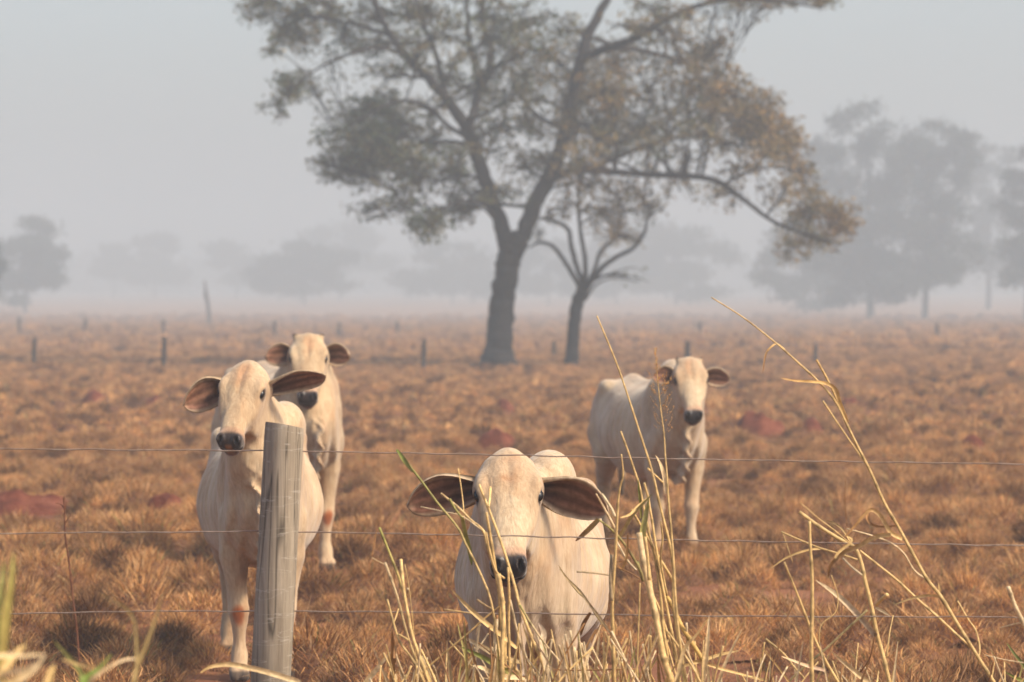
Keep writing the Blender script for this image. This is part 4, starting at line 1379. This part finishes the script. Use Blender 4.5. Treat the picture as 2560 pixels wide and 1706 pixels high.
def build_grass():
    near = [tussock('tussock', 900, .155, .125, .04, .095, .0042, 3, s) for s in range(6)]
    turf = [tussock('turf', 300, .24, 0, .02, .06, .0042, 3, 20 + s, 1.3, False, .66) for s in range(4)]
    far = [tussock('tussock', 340, .165, .14, .05, .10, .010, 2, 40 + s) for s in range(5)]
    vfar = [tussock('tussock', 110, .22, .17, .07, .13, .025, 2, 60 + s) for s in range(3)]

    def zone(y0, y1, dens, half0):
        n = int((.5 * .42 * (y1 ** 2 - y0 ** 2) + half0 * (y1 - y0)) * dens)
        y = np.sqrt(rng.uniform(y0 ** 2, y1 ** 2, n))
        x = rng.uniform(-1, 1, n) * (y * .42 + half0) / 2
        return x, y

    def thin(x, y, r):
        """drop points closer than r so that tussocks stand apart"""
        cell, keep = {}, []
        for i in range(len(x)):
            a, b = int(x[i] // r), int(y[i] // r)
            if any((x[j] - x[i]) ** 2 + (y[j] - y[i]) ** 2 < r * r for da in (-1, 0, 1) for db in (-1, 0, 1) for j in cell.get((a + da, b + db), ())):
                continue
            cell.setdefault((a, b), []).append(i); keep.append(i)
        return x[keep], y[keep]

    def make(name, x, y, variants, s0, s1, label, low=False):
        keep, sc = [], []
        for i in range(len(x)):
            if any(((x[i] - mx) / (mr * .85)) ** 2 + ((y[i] - my) / (mr * .95)) ** 2 < 1 for mx, my, mr in MOUNDS): continue
            big = mnoise.noise(Vector((x[i] * .8, y[i] * .5, 1.7)))
            if not low and any(abs(x[i] - mx) < mr * .9 and -4.5 * (my / 40) < y[i] - my < 0 for mx, my, mr in MOUNDS): continue
            if not low and y[i] < 60 and big < -.32: continue
            if not low and any(abs(x[i] - hx_) < .34 and -1.5 < y[i] - hy_ < .1 for hx_, hy_ in ((-1.18, 17.85), (-1.34, 25.0))): continue   # trampled round the hooves
            keep.append((x[i], y[i], ground_z(x[i], y[i]) - .01))
            s = rng.uniform(s0, s1) * (1 + .4 * big)
            sc.append((s * rng.uniform(.85, 1.25), s * rng.uniform(.85, 1.25), s * rng.uniform(.8, 1.1)))
        rot = np.stack([rng.normal(0, .10, len(keep)), rng.normal(0, .10, len(keep)), rng.uniform(0, 6.283, len(keep))], 1)
        ix = rng.integers(0, len(variants), len(keep))
        scatter_object(name, keep, ix, rot, sc, variants, label)
    x, y = thin(*zone(10.5, 48, 24, 4), .29)
    make('tussock_grass', x, y, near, .6, 1.4, 'dry brown grass tussocks over the near pasture')
    x, y = zone(10.5, 60, 14, 4)
    make('short_grass', x, y, turf, .7, 1.3, 'short dry grass between the tussocks of the near pasture', True)
    x, y = thin(*zone(48, 130, 13, 5), .37)
    make('tussock_grass', x, y, far, .75, 1.5, 'dry brown grass tussocks over the middle of the pasture')
    x, y = thin(*zone(130, 420, 2.6, 8), .85)
    ok = rng.uniform(0, 1, len(y)) < np.clip((430 - y) / 200, 0, 1)                # thins out into the stubble
    x, y = x[ok], y[ok]
    make('tussock_grass', x, y, vfar, 1.0, 2.0, 'dry grass tussocks of the far pasture fading into the haze')


build_grass()
print('grass done')

# ------------------------------------------------------------------ tall dry stalks at the fence
TAN, PALE, OLIVE, GREEN, BROWN = (.70, .50, .215), (.74, .59, .36), (.33, .30, .09), (.17, .22, .045), (.33, .17, .06)


def zr(ox, oy, k, pts):
    return [(ox + x / k, oy + y / k) for x, y in pts]


def R7(*p): return zr(900, 1080, 2.505, p)
def R4(*p): return zr(960, 1300, 3.18, p)
def R8(*p): return zr(1400, 1200, 3.098, p)
def R5(*p): return zr(1400, 820, 3.136, p)
def R1(*p): return zr(1440, 720, 2.529, p)
def R2(*p): return zr(1840, 1200, 3.099, p)
def R3(*p): return zr(0, 1200, 3.098, p)


class Clump:
    def __init__(self, name, label, cat, px, Y, seed, group=None):
        self.Y = Y
        self.base = Vector(((px - 1280) / FPX * Y, Y, ground_z((px - 1280) / FPX * Y, Y)))
        self.root = empty(name, self.base)
        tag(self.root, label, cat, group)
        self.r = random.Random(seed)

    def path(self, pts, dy, to_ground):
        Y = self.Y + dy
        sl = self.r.uniform(-.10, .10)
        a = catmull(pts, 5)
        n = len(a)
        w = [P(x, y, Y + sl * (1 - i / (n - 1))) for i, (x, y) in enumerate(a)]
        if to_ground and a[-1][1] > 1640:
            e, d = w[-1], (w[-1] - w[-3]).normalized()
            foot = Vector((e.x * .45 + self.base.x * .55 + d.x * .12 + self.r.uniform(-.05, .05), self.base.y + self.r.uniform(-.08, .08), self.base.z - .02))
            ext = catmull([tuple(w[-4]), tuple(e), tuple(e.lerp(foot, .5) + Vector((d.x * .1, 0, 0))), tuple(foot)], 5)
            w += [Vector(p) for p in ext[6:]]
        return w

    def stalk(self, pts, w0, w1=None, c0=TAN, c1=None, dy=None, ground=True, nodes=True):
        """cane drawn from its tip down; w in photo pixels"""
        dy = self.r.uniform(-.16, .16) if dy is None else dy
        w = self.path(pts, dy, ground)
        w1 = w0 if w1 is None else w1
        c1 = c0 if c1 is None else c1
        s = self.Y / FPX * .60
        n = len(w)
        rad, cols = [], []
        j = self.r.uniform(.85, 1.12)
        step = self.r.randint(6, 9); off = self.r.randint(0, 5)
        for i in range(n):
            t = i / (n - 1)
            nd = nodes and (i + off) % step == 0 and 0 < i < n - 1
            rad.append((w0 + (w1 - w0) * min(1, t * 1.4)) * s * (1.2 if nd else 1))
            k = j * (.55 if nd else 1)
            cols.append(tuple((a + (b - a) * min(1, t * 2)) * k for a, b in zip(c0, c1)))
        mb = MB()
        mb.tube(w, rad, sides=7, cols=cols)
        return mb.build('stalk', M_STALK, self.root, self.base)

    def leaf(self, pts, wid, c0=TAN, c1=None, dy=None, ground=False, twist=None):
        """blade drawn from its tip to its root"""
        dy = self.r.uniform(-.16, .16) if dy is None else dy
        w = self.path(pts, dy, ground)
        c1 = c0 if c1 is None else c1
        n = len(w)
        s = self.Y / FPX * 1.15
        wd = [max(.12, math.sin(math.pi * min(1, .04 + .62 * (i / (n - 1)) ** .7))) * wid * s for i in range(n)]
        j = self.r.uniform(.85, 1.12)
        cols = [tuple((a + (b - a) * i / (n - 1)) * j for a, b in zip(c0, c1)) for i in range(n)]
        mb = MB()
        f = Vector((self.r.uniform(-.4, .4), -1, self.r.uniform(-.1, .6))).normalized()
        mb.ribbon(w, wd, cols, f, self.r.uniform(-1.6, 1.6) if twist is None else twist, .35)
        mb.build('leaf_blade', M_STALK, self.root, self.base)

    def fill(self, n, x0, x1, top0, top1, w=(3, 6), kind='mixed'):
        """short broken straw at the foot of the clump"""
        for i in range(n):
            x = self.r.uniform(x0, x1)
            top = self.r.uniform(top0, top1)
            lean = self.r.gauss(0, .35)
            pts = [(x + lean * (1760 - top), top), (x + lean * .45 * (1760 - top) + self.r.uniform(-6, 6), (top + 1760) / 2), (x, 1765)]
            col = self.r.choice([TAN, PALE, TAN, BROWN, PALE])
            if self.r.random() < .55: self.stalk(pts, self.r.uniform(*w) * .8, self.r.uniform(*w), col, nodes=False, dy=self.r.uniform(-.35, .3))
            else: self.leaf(pts, self.r.uniform(*w) * 1.6, col if self.r.random() > .12 else OLIVE, TAN, dy=self.r.uniform(-.35, .3), ground=True)


def build_stalks():
    # ---- tall clump right of the nearest cow
    c = Clump('dry_grass_clump', 'tall dense clump of dry straw stalks to the right of the nearest cow', 'grass clump', 1640, 12.05, 1)
    c.stalk(R5((480, 990), (495, 1150), (470, 1250), (452, 1400)) + R8((430, 560), (405, 940), (410, 1200), (420, 1560)), 3, 8, dy=-.2)
    c.stalk([(1492, 790)] + R5((440, 270), (550, 590), (640, 870), (720, 1120), (790, 1420)) + R8((850, 500), (880, 700), (880, 950), (920, 1250), (965, 1568)), 3, 7.5, dy=0)
    c.stalk(R5((475, 810), (530, 960), (570, 1080), (620, 1230), (650, 1380)) + R8((690, 420), (740, 620), (780, 900), (800, 1150), (840, 1400), (880, 1568)), 4, 7, dy=.08)
    bearer = c.stalk(R5((745, 160), (765, 400), (790, 640), (815, 830), (825, 1000), (840, 1180), (850, 1350)) + R8((870, 500), (885, 740), (900, 1000), (935, 1300), (980, 1568)), 1.6, 6, dy=-.08)
    c.stalk(R8((612, 410), (640, 600), (680, 790), (740, 1050), (780, 1270), (815, 1420), (865, 1568)), 13, 14, PALE, TAN, dy=-.12)
    c.stalk(R8((660, 440), (680, 620), (690, 780)), 6, 7, ground=False, nodes=False, dy=-.14)
    c.stalk(R8((790, 850), (860, 960), (940, 1130), (1020, 1260), (1110, 1400)), 8, 10, (.56, .37, .11), dy=.05, ground=False)
    c.stalk(R8((555, 230), (640, 380), (760, 590), (850, 740), (880, 800)), 5, 6, ground=False)
    c.stalk(R8((690, 660), (720, 880), (770, 1000), (830, 1180), (900, 1400), (930, 1568)), 4, 6)
    c.stalk(R5((660, 1215), (690, 1330), (710, 1450)) + R8((715, 330), (740, 500), (790, 800), (850, 1100), (900, 1350), (930, 1568)), 5, 6, dy=.1)
    c.stalk(R5((685, 1100), (760, 1170), (835, 1240)), 4, 4, ground=False, nodes=False)
    c.leaf(R5((750, 1000), (790, 1080), (820, 1180), (835, 1300)), 9, PALE)
    c.stalk(R8((780, 320), (795, 450), (780, 580), (790, 700), (830, 900)), 3, 5, ground=False, nodes=False)
    c.leaf(R8((715, 112), (640, 190), (560, 280), (500, 380), (440, 480)), 8, OLIVE, TAN)
    c.leaf(R8((465, 295), (540, 270), (600, 210), (690, 140)), 6, TAN)
    c.leaf(R8((605, 0), (612, 100), (622, 190), (628, 300)), 6, GREEN, OLIVE)
    c.leaf(R8((690, 140), (672, 260), (645, 400), (640, 470)), 14, OLIVE, (.40, .36, .12))
    c.leaf(R8((120, 475), (220, 390), (300, 310)), 12, BROWN, (.40, .27, .09), twist=.3)
    c.stalk(R8((300, 310), (380, 370), (460, 450), (540, 560), (620, 700), (645, 785)), 4, 6, OLIVE, (.30, .25, .10), ground=False, nodes=False)
    c.stalk(R8((600, 640), (640, 780)), 7, 6, OLIVE, ground=False, nodes=False)
    c.stalk(R8((0, 690), (120, 850), (210, 940), (280, 1050), (340, 1130), (405, 1200)), 3, 4.5, (.45, .33, .14), ground=False, nodes=False)
    c.stalk(R8((130, 712), (260, 722), (390, 740)), 4.5, 4, PALE, ground=False, nodes=False)
    c.leaf(R8((160, 1210), (180, 1120), (230, 1030)), 10, BROWN)
    c.stalk(R8((280, 110), (330, 200), (400, 330), (440, 420)), 3, 6, PALE, ground=False, nodes=False)
    c.stalk(R8((325, 110), (390, 210), (430, 290)), 5, 6, PALE, ground=False, nodes=False)
    c.leaf(R8((1155, 1060), (1150, 1180), (1140, 1300), (1110, 1568)), 10, PALE, TAN, ground=True)
    c.leaf(R8((1155, 1070), (1040, 1220), (960, 1320), (900, 1568)), 9, TAN, PALE, ground=True)
    c.leaf(R8((1385, 1325), (1250, 1355), (1100, 1400), (950, 1445)), 8, TAN)
    c.leaf(R8((1549, 1545), (1300, 1480), (1150, 1430), (1040, 1400)), 7, TAN)
    c.stalk(R8((620, 800), (610, 1100), (600, 1400), (600, 1560)), 3, 4)
    c.stalk(R8((700, 1210), (700, 1380), (698, 1560)), 4.5, 5)
    c.stalk(R8((980, 1110), (990, 1300), (1020, 1568)), 5, 6, PALE)
    c.stalk(R8((440, 480), (520, 620), (590, 700)), 4, 4, PALE, ground=False, nodes=False)
    c.leaf(R8((385, 636), (440, 640), (505, 640), (480, 690), (445, 660)), 4, BROWN)
    c.leaf(R8((525, 415), (520, 520), (510, 620), (480, 690)), 7, BROWN, TAN)
    c.stalk(R8((440, 680), (540, 720), (620, 770)), 3, 3, BROWN, ground=False, nodes=False)
    c.leaf(R8((240, 1270), (270, 1190), (330, 1130)), 7, BROWN)
    c.stalk(R8((400, 580), (392, 760), (400, 940)), 7, 8, (.40, .30, .17), ground=False, nodes=False, dy=-.23)
    for x in (20, 75, 110, 150, 185, 330, 540, 640):
        c.stalk(R8((x, c.r.uniform(1170, 1420)), (x + 40, 1500), (x + 70, 1640)), 4, 5, PALE, nodes=False)
    c.fill(75, 1470, 1790, 1560, 1700)
    # the fine seed head
    mb = MB()
    top = R5((765, 400), (775, 520), (790, 640), (800, 740), (815, 830))
    rr = random.Random(3)
    sp = catmull(top, 8)
    for i in range(34):
        a = sp[rr.randrange(len(sp))]
        sd = rr.choice((-1, 1, 1))
        L = rr.uniform(14, 44)
        e = (a[0] + sd * L * rr.uniform(.5, .9), a[1] - L * rr.uniform(.5, 1.2))
        m = ((a[0] + e[0]) / 2 + sd * 3, (a[1] + e[1]) / 2 + 2)
        Y0 = c.Y - .08
        w = [P(*a, Y0), P(*m, Y0 + rr.uniform(-.02, .02)), P(*e, Y0 + rr.uniform(-.05, .05))]
        cc = catmull([tuple(p) for p in w], 4)
        mb.tube(cc, .00035, (.45, .27, .10), 4)
        for q in range(4):
            p = Vector(cc[rr.randrange(3, len(cc))]) + Vector((rr.uniform(-.003, .003), 0, rr.uniform(-.003, .003)))
            mb.tube([p, p + Vector((0, 0, .003)), p + Vector((0, 0, .006))], [.0004, .0011, .0003], (.50, .27, .09), 4)
    for i in range(26):
        y = rr.uniform(165, 420)
        x = 748 + (y - 165) * .07 + rr.gauss(0, 22 if y > 270 else 9)
        p = P(*R5((x, y))[0], c.Y - .08)
        q = P(*R5((752 + (y - 165) * .06, y + 40))[0], c.Y - .08)
        mb.tube([p, (p + q) / 2, q], .0003, (.45, .25, .09), 4)
        mb.tube([p, p + Vector((0, 0, .003)), p + Vector((0, 0, .007))], [.0004, .0013, .0003], (.55, .27, .08), 4)
    mb.build('seed_head', M_STALK, bearer, c.base)

    # ---- clump in front of the nearest cow
    c = Clump('dry_grass_clump', 'dry broken stalks standing in front of the nearest cow', 'grass clump', 1270, 11.95, 2)
    c.stalk(R7((230, 115), (370, 290), (480, 440), (610, 600), (660, 700), (740, 860), (800, 1000), (830, 1110), (860, 1300), (900, 1568)), 5, 5, (.20, .24, .05), TAN, dy=-.1)
    c.leaf(R7((228, 108), (280, 180), (330, 245)), 10, GREEN, OLIVE, dy=-.11)
    c.stalk(R7((505, 385), (620, 480), (700, 560), (770, 620), (800, 720), (850, 880), (880, 1030), (900, 1180), (910, 1568)), 5, 9, (.50, .36, .18), TAN, dy=0)
    c.stalk(R7((745, 330), (800, 470), (850, 600), (900, 740), (940, 870), (975, 990), (1002, 1100)) + R4((1180, 950), (1260, 1150), (1280, 1291)), 5, 7, dy=-.05)
    c.stalk(R7((815, 350), (812, 410), (806, 470)), 7, 5, ground=False, nodes=False, dy=-.05)
    c.stalk(R7((790, 505), (820, 680), (850, 880), (870, 1000), (880, 1200), (890, 1568)), 6, 9, dy=.05)
    c.stalk(R7((790, 630), (810, 740), (850, 870), (905, 920)), 4, 5, ground=False, nodes=False)
    c.stalk(R7((615, 230), (640, 400), (650, 520), (655, 640)), 2.5, 3, ground=False, nodes=False)
    c.leaf(R7((700, 835), (690, 760), (662, 640), (645, 540)), 11, GREEN, OLIVE)
    c.stalk(R7((560, 420), (600, 490), (640, 540)), 6, 5, OLIVE, ground=False, nodes=False)
    c.stalk(R7((380, 470), (520, 500), (640, 530), (760, 615)), 2.5, 3, PALE, ground=False, nodes=False)
    c.leaf(R7((570, 985), (650, 1070), (720, 1140), (800, 1210), (900, 1290), (980, 1360)), 11, TAN, TAN)
    c.stalk(R7((530, 1115), (640, 1130), (740, 1145)), 3.5, 3, ground=False, nodes=False)
    c.stalk(R7((910, 1065), (780, 1170), (680, 1260), (560, 1360), (420, 1480), (370, 1530)), 4.5, 4, (.45, .30, .12), ground=False)
    c.leaf(R7((650, 1290), (750, 1340), (850, 1400), (1000, 1450)), 14, PALE, (.48, .36, .18))
    c.leaf(R7((635, 1350), (760, 1410), (880, 1480), (1000, 1540)), 12, GREEN, OLIVE)
    c.stalk(R4((910, 430), (940, 640), (950, 800), (940, 1000), (940, 1280)), 9, 9)
    c.stalk(R4((985, 380), (995, 620), (990, 800), (1000, 1280)), 5, 6)
    c.stalk(R4((1080, 680), (1150, 800), (1230, 920), (1330, 1050), (1480, 1220)), 5, 4, OLIVE, PALE, ground=False)
    c.stalk(R4((1000, 640), (1060, 900), (1130, 1100), (1230, 1291)), 6, 6, PALE)
    c.stalk(R4((1280, 1190), (1500, 1198), (1700, 1196), (2000, 1190)), 3, 3, BROWN, ground=False, nodes=False)
    c.leaf(R4((705, 1165), (780, 1185), (850, 1215)), 11, PALE)
    c.leaf(R4((780, 1260), (1000, 1255), (1130, 1275)), 12, PALE)
    c.stalk(R4((740, 640), (800, 680), (870, 720)), 6, 5, (.42, .28, .13), ground=False, nodes=False)
    c.leaf(R4((730, 920), (750, 860), (775, 840)), 4, PALE)
    c.stalk(R4((900, 760), (870, 1000), (860, 1280)), 5, 5, BROWN)
    c.leaf(R4((1230, 820), (1270, 900), (1260, 1000), (1290, 1200)), 14, (.36, .27, .2), PALE, ground=False)
    c.leaf(R4((1385, 360), (1450, 460), (1560, 570), (1640, 680), (1720, 780), (1800, 900)), 6, (.42, .30, .13), PALE, dy=.1)
    for x in (1390, 1440, 1480, 1540, 1570):
        c.stalk(R4((x, c.r.uniform(880, 1010)), (x + 35, 1130), (x + 50, 1290)), 5, 6, PALE, nodes=False)
    c.fill(80, 1120, 1480, 1545, 1700)

    # ---- thin clump left of the nearest cow
    c = Clump('dry_grass_clump', 'thin clump of dry stalks with a yellow green tip, left of the nearest cow', 'grass clump', 1050, 12.0, 3)
    c.stalk(R7((120, 600), (180, 750), (230, 880), (270, 1000), (300, 1150), (340, 1320), (440, 1568)), 5, 7, (.36, .35, .09), TAN)
    c.stalk(R7((255, 800), (262, 880), (275, 1000), (310, 1200), (340, 1320), (430, 1568)), 7, 6)
    c.stalk(R7((155, 820), (200, 940), (240, 1060), (270, 1180), (320, 1350), (380, 1500), (400, 1568)), 6, 5, PALE, TAN)
    c.stalk(R7((170, 1050), (210, 1200), (250, 1320), (330, 1430), (400, 1568)), 4, 6)
    c.stalk(R7((240, 1110), (215, 1190)), 3, 3, ground=False, nodes=False)
    c.stalk(R7((105, 610), (90, 690), (75, 780)), 2, 2, BROWN, ground=False, nodes=False)
    c.stalk(R7((75, 790), (110, 810), (150, 830)), 2, 2, PALE, ground=False, nodes=False)
    c.leaf(R7((190, 1380), (110, 1480), (40, 1568)), 13, PALE, TAN, ground=True)
    c.leaf(R7((200, 1240), (205, 1400), (200, 1568)), 13, BROWN, (.45, .25, .06), ground=True)
    c.stalk(R7((215, 1380), (260, 1500), (285, 1568)), 5, 6, PALE)
    c.stalk(R7((280, 830), (310, 1000), (340, 1300), (360, 1568)), 1.6, 2, nodes=False)
    c.stalk(R7((300, 985), (290, 1030)), 5, 5, PALE, ground=False, nodes=False)
    c.stalk(R7((240, 1270), (300, 1305)), 5, 5, ground=False, nodes=False)
    c.stalk(R7((545, 1360), (540, 1450), (535, 1568)), 3, 4)
    c.stalk(R7((460, 1470), (490, 1568)), 5, 6, PALE)
    c.leaf(R7((275, 1240), (225, 1330), (215, 1420)), 6, BROWN)
    c.fill(30, 940, 1120, 1600, 1700)

    # ---- long leaning stalks on the right
    c = Clump('dry_grass_clump', 'long leaning and broken dry stalks on the right side of the picture', 'grass clump', 2300, 12.15, 4)
    c.stalk(R1((855, 60), (1060, 190), (1270, 355), (1400, 470), (1530, 590), (1640, 720), (1720, 880), (1800, 1040), (1870, 1180)) +
            R2((1150, 180), (1260, 370), (1380, 590), (1480, 770), (1590, 910), (1730, 1140), (1860, 1350), (2000, 1568)), 2.6, 8, dy=-.1)
    c.stalk(R1((1520, 455), (1600, 600), (1680, 780), (1740, 930), (1810, 1070), (1880, 1200)), 5, 4, (.48, .31, .12), TAN, dy=-.1, ground=False, nodes=False)
    c.stalk(R1((1560, 715), (1650, 850), (1740, 980), (1830, 1110)), 4, 3, dy=-.08, ground=False, nodes=False)
    c.leaf(R1((1295, 572), (1400, 590), (1560, 600), (1640, 640), (1670, 720), (1720, 850)), 8, (.42, .25, .08), TAN, dy=-.12)
    c.leaf(R1((1180, 540), (1200, 420), (1240, 370), (1275, 358), (1320, 390)), 5, BROWN, TAN, dy=-.1)
    c.stalk(R2((490, 250), (640, 360), (800, 460), (920, 530), (970, 640), (1000, 780), (1050, 980), (1090, 1180), (1150, 1400), (1190, 1568)), 8, 9, dy=.06)
    c.stalk(R2((500, 180), (640, 300), (760, 390), (880, 490)), 2, 3, ground=False, nodes=False)
    c.stalk(R2((960, 550), (1100, 660), (1250, 780), (1400, 920), (1560, 1060), (1720, 1210), (1830, 1310), (1960, 1500), (2000, 1568)), 5, 6, dy=.1)
    c.stalk(R2((570, 320), (575, 500), (590, 750), (590, 1000), (585, 1300), (590, 1568)), 6, 9, dy=-.15)
    c.stalk(R2((375, 640), (440, 800), (500, 950), (570, 1130), (640, 1300), (720, 1450), (790, 1568)), 4, 7, dy=-.05)
    c.stalk(R2((350, 405), (500, 470), (650, 530), (800, 575), (940, 620)), 4, 4.5, ground=False, nodes=False)
    c.leaf(R2((265, 690), (400, 600), (560, 545), (660, 535)), 5, TAN)
    c.leaf(R2((830, 460), (920, 360), (1030, 240), (1100, 260), (1150, 330), (1200, 410), (1290, 460)), 9, BROWN, TAN)
    c.leaf(R2((1290, 350), (1150, 365), (1060, 350), (1020, 300), (1020, 250)), 6, BROWN)
    c.leaf(R2((715, 760), (740, 660), (830, 570), (960, 510), (1080, 440), (1200, 425)), 10, BROWN, TAN)
    c.stalk(R2((860, 380), (1060, 435), (1200, 490), (1300, 570), (1380, 700), (1470, 770)), 3, 4, PALE, ground=False, nodes=False)
    c.leaf(R2((620, 780), (790, 900), (940, 1040), (1090, 1210)), 13, PALE, (.45, .32, .2))
    c.stalk(R2((1020, 1010), (860, 1160), (700, 1310), (520, 1460), (410, 1568)), 5, 5, (.42, .34, .16))
    c.stalk(R2((470, 920), (390, 1090), (340, 1280), (290, 1430), (270, 1568)), 3, 4, BROWN)
    c.stalk(R2((230, 1235), (370, 1350), (450, 1450), (530, 1540)), 5, 4, ground=False)
    c.leaf(R2((745, 1335), (880, 1450), (1020, 1568)), 13, PALE, TAN, ground=True)
    c.stalk(R2((2110, 830), (2160, 970), (2231, 1120), (2300, 1300), (2340, 1568)), 9, 9, PALE)
    c.leaf(R2((2100, 1265), (2160, 1350), (2231, 1440), (2300, 1568)), 8, GREEN, OLIVE, ground=True)
    c.leaf(R2((2090, 1490), (2160, 1530), (2240, 1568)), 8, GREEN, OLIVE, ground=True)
    c.stalk(R2((1720, 940), (1800, 1080), (1860, 1170), (1890, 1300), (1880, 1385)), 3, 4, ground=False, nodes=False)
    c.leaf(R2((355, 1370), (540, 1440), (700, 1480)), 8, PALE, (.42, .28, .2))
    c.leaf(R2((0, 1500), (120, 1530), (240, 1560)), 7, TAN)
    c.stalk(R2((1175, 890), (1130, 930), (1090, 970)), 9, 8, ground=False, nodes=False)
    c.leaf(R2((1195, 1055), (1140, 1020), (1085, 990)), 6, PALE)
    c.stalk(R2((850, 0), (845, 180), (862, 360)), 1.4, 1.6, BROWN, ground=False, nodes=False)
    c.stalk(R2((740, 740), (790, 900), (770, 1030), (660, 1130), (645, 1280)), 2.2, 2.4, ground=False, nodes=False)
    c.stalk(R2((1080, 1190), (1040, 1380), (960, 1500)), 3, 3.5, BROWN, ground=False, nodes=False)
    c.stalk(R2((1220, 1050), (1190, 1200), (1170, 1380)), 2.5, 3, ground=False, nodes=False)
    c.stalk(R2((830, 610), (900, 680), (975, 740)), 4, 5, PALE, ground=False, nodes=False)
    c.leaf(R2((1240, 965), (1380, 915), (1520, 895), (1600, 915)), 6, TAN, dy=-.1)
    c.leaf(R2((1570, 800), (1580, 850), (1570, 900)), 5, TAN)
    c.stalk(R2((360, 400), (400, 520), (440, 640)), 2.2, 2, ground=False, nodes=False)
    c.leaf(R2((840, 430), (900, 470), (800, 560), (770, 610)), 6, TAN)
    c.leaf(R2((660, 310), (760, 335), (830, 390), (900, 500)), 4, TAN)
    c.stalk(R2((2231, 1420), (2080, 1395), (1930, 1360)), 2.5, 2.5, PALE, ground=False, nodes=False)
    c.stalk(R2((2050, 1150), (2120, 1130), (2225, 1105)), 3, 3, PALE, ground=False, nodes=False)
    c.fill(56, 1800, 2240, 1600, 1705, (2.5, 5))
    c.fill(10, 2440, 2560, 1620, 1705, (2.5, 5))

    # ---- blurred blades close to the camera at the lower left
    c = Clump('grass_tuft', 'out of focus olive and straw blades in the lower left corner', 'grass tuft', 20, 6.6, 5)
    c.leaf(R3((105, 570), (85, 800), (45, 1050), (15, 1250), (0, 1400), (-10, 1568)), 26, OLIVE, (.38, .27, .07), ground=True, twist=.4)
    c.leaf(R3((30, 640), (20, 780), (-20, 1000), (-40, 1300), (-50, 1568)), 20, OLIVE, GREEN, ground=True, twist=.3)
    c.leaf(R3((355, 1350), (250, 1480), (120, 1560), (20, 1620)), 22, PALE, TAN, ground=True, twist=.4)
    c.leaf(R3((340, 1352), (200, 1362), (60, 1362), (-60, 1400), (-100, 1568)), 14, PALE, TAN, ground=True)
    c.leaf(R3((200, 1280), (130, 1330), (60, 1430), (0, 1520), (-30, 1568)), 20, (.45, .33, .14), TAN, ground=True)
    c.leaf(R3((420, 1430), (390, 1500), (370, 1580)), 18, (.45, .32, .12), TAN, ground=True)
    c.leaf(R3((320, 1400), (180, 1470), (60, 1500), (-40, 1568)), 12, PALE, TAN, ground=True)
    c = Clump('grass_tuft', 'out of focus green sprig with arching straw blades left of the post', 'grass tuft', 210, 7.6, 6)
    c.leaf(R3((415, 1245), (530, 1370), (620, 1480), (640, 1568)), 14, OLIVE, GREEN, ground=True)
    c.leaf(R3((865, 1350), (760, 1470), (650, 1540), (640, 1600)), 13, GREEN, (.13, .24, .03), ground=True)
    c.leaf(R3((700, 1480), (670, 1530), (650, 1590)), 14, GREEN, (.13, .24, .03), ground=True)
    c.leaf(R3((1270, 850), (1230, 1000), (1190, 1130), (1120, 1320), (1065, 1450), (1040, 1568)), 11, (.42, .29, .11), (.40, .30, .12), ground=True, twist=.5)
    c.leaf(R3((780, 890), (900, 950), (1000, 1020), (1050, 1150), (1060, 1400), (1050, 1568)), 7, (.36, .28, .11), (.36, .26, .1), ground=True)
    c.leaf(R3((1060, 1385), (950, 1400), (800, 1480), (690, 1568)), 9, PALE, (.42, .27, .14), ground=True)
    c.leaf(R3((470, 1390), (600, 1430), (740, 1450)), 8, TAN)
    c = Clump('grass_tuft', 'single arching straw blade crossing the foot of the wooden post', 'grass tuft', 800, 11.0, 7)
    c.leaf(zr(400, 1180, 2.98, [(300, 1500), (360, 1460), (450, 1440), (550, 1440), (700, 1470), (850, 1510), (1030, 1568)]), 12, TAN, PALE, ground=True, dy=0, twist=.4)

    # ---- bare stem standing alone
    Y = 17.6
    pts = R3((497, 130), (500, 300), (505, 450), (530, 620), (560, 900), (590, 1150), (610, 1400), (618, 1500))
    base = P(*pts[-1], Y)
    base.z = ground_z(base.x, Y)
    root = empty('bare_sapling', base)
    tag(root, 'thin bare red brown stem standing alone at the far left', 'sapling')
    mb = MB()
    w = [P(x, y, Y) for x, y in catmull(pts, 5)] + [base - Vector((0, 0, .03))]
    mb.tube(w, list(np.linspace(.0035, .006, len(w))), sides=7)
    mb.build('stem', M_STEM, root, base)
    for seg in ([(550, 270), (525, 300), (500, 345)], [(430, 180), (470, 190), (492, 215)], [(515, 165), (508, 200), (500, 250)], [(485, 130), (492, 180), (498, 220)]):
        mb = MB()
        mb.tube([P(*R3(p)[0], Y + .01 * i) for i, p in enumerate(seg)], [.0015, .002, .0028], sides=5)
        mb.build('twig', M_STEM, root, base)


build_stalks()
print('scene built')
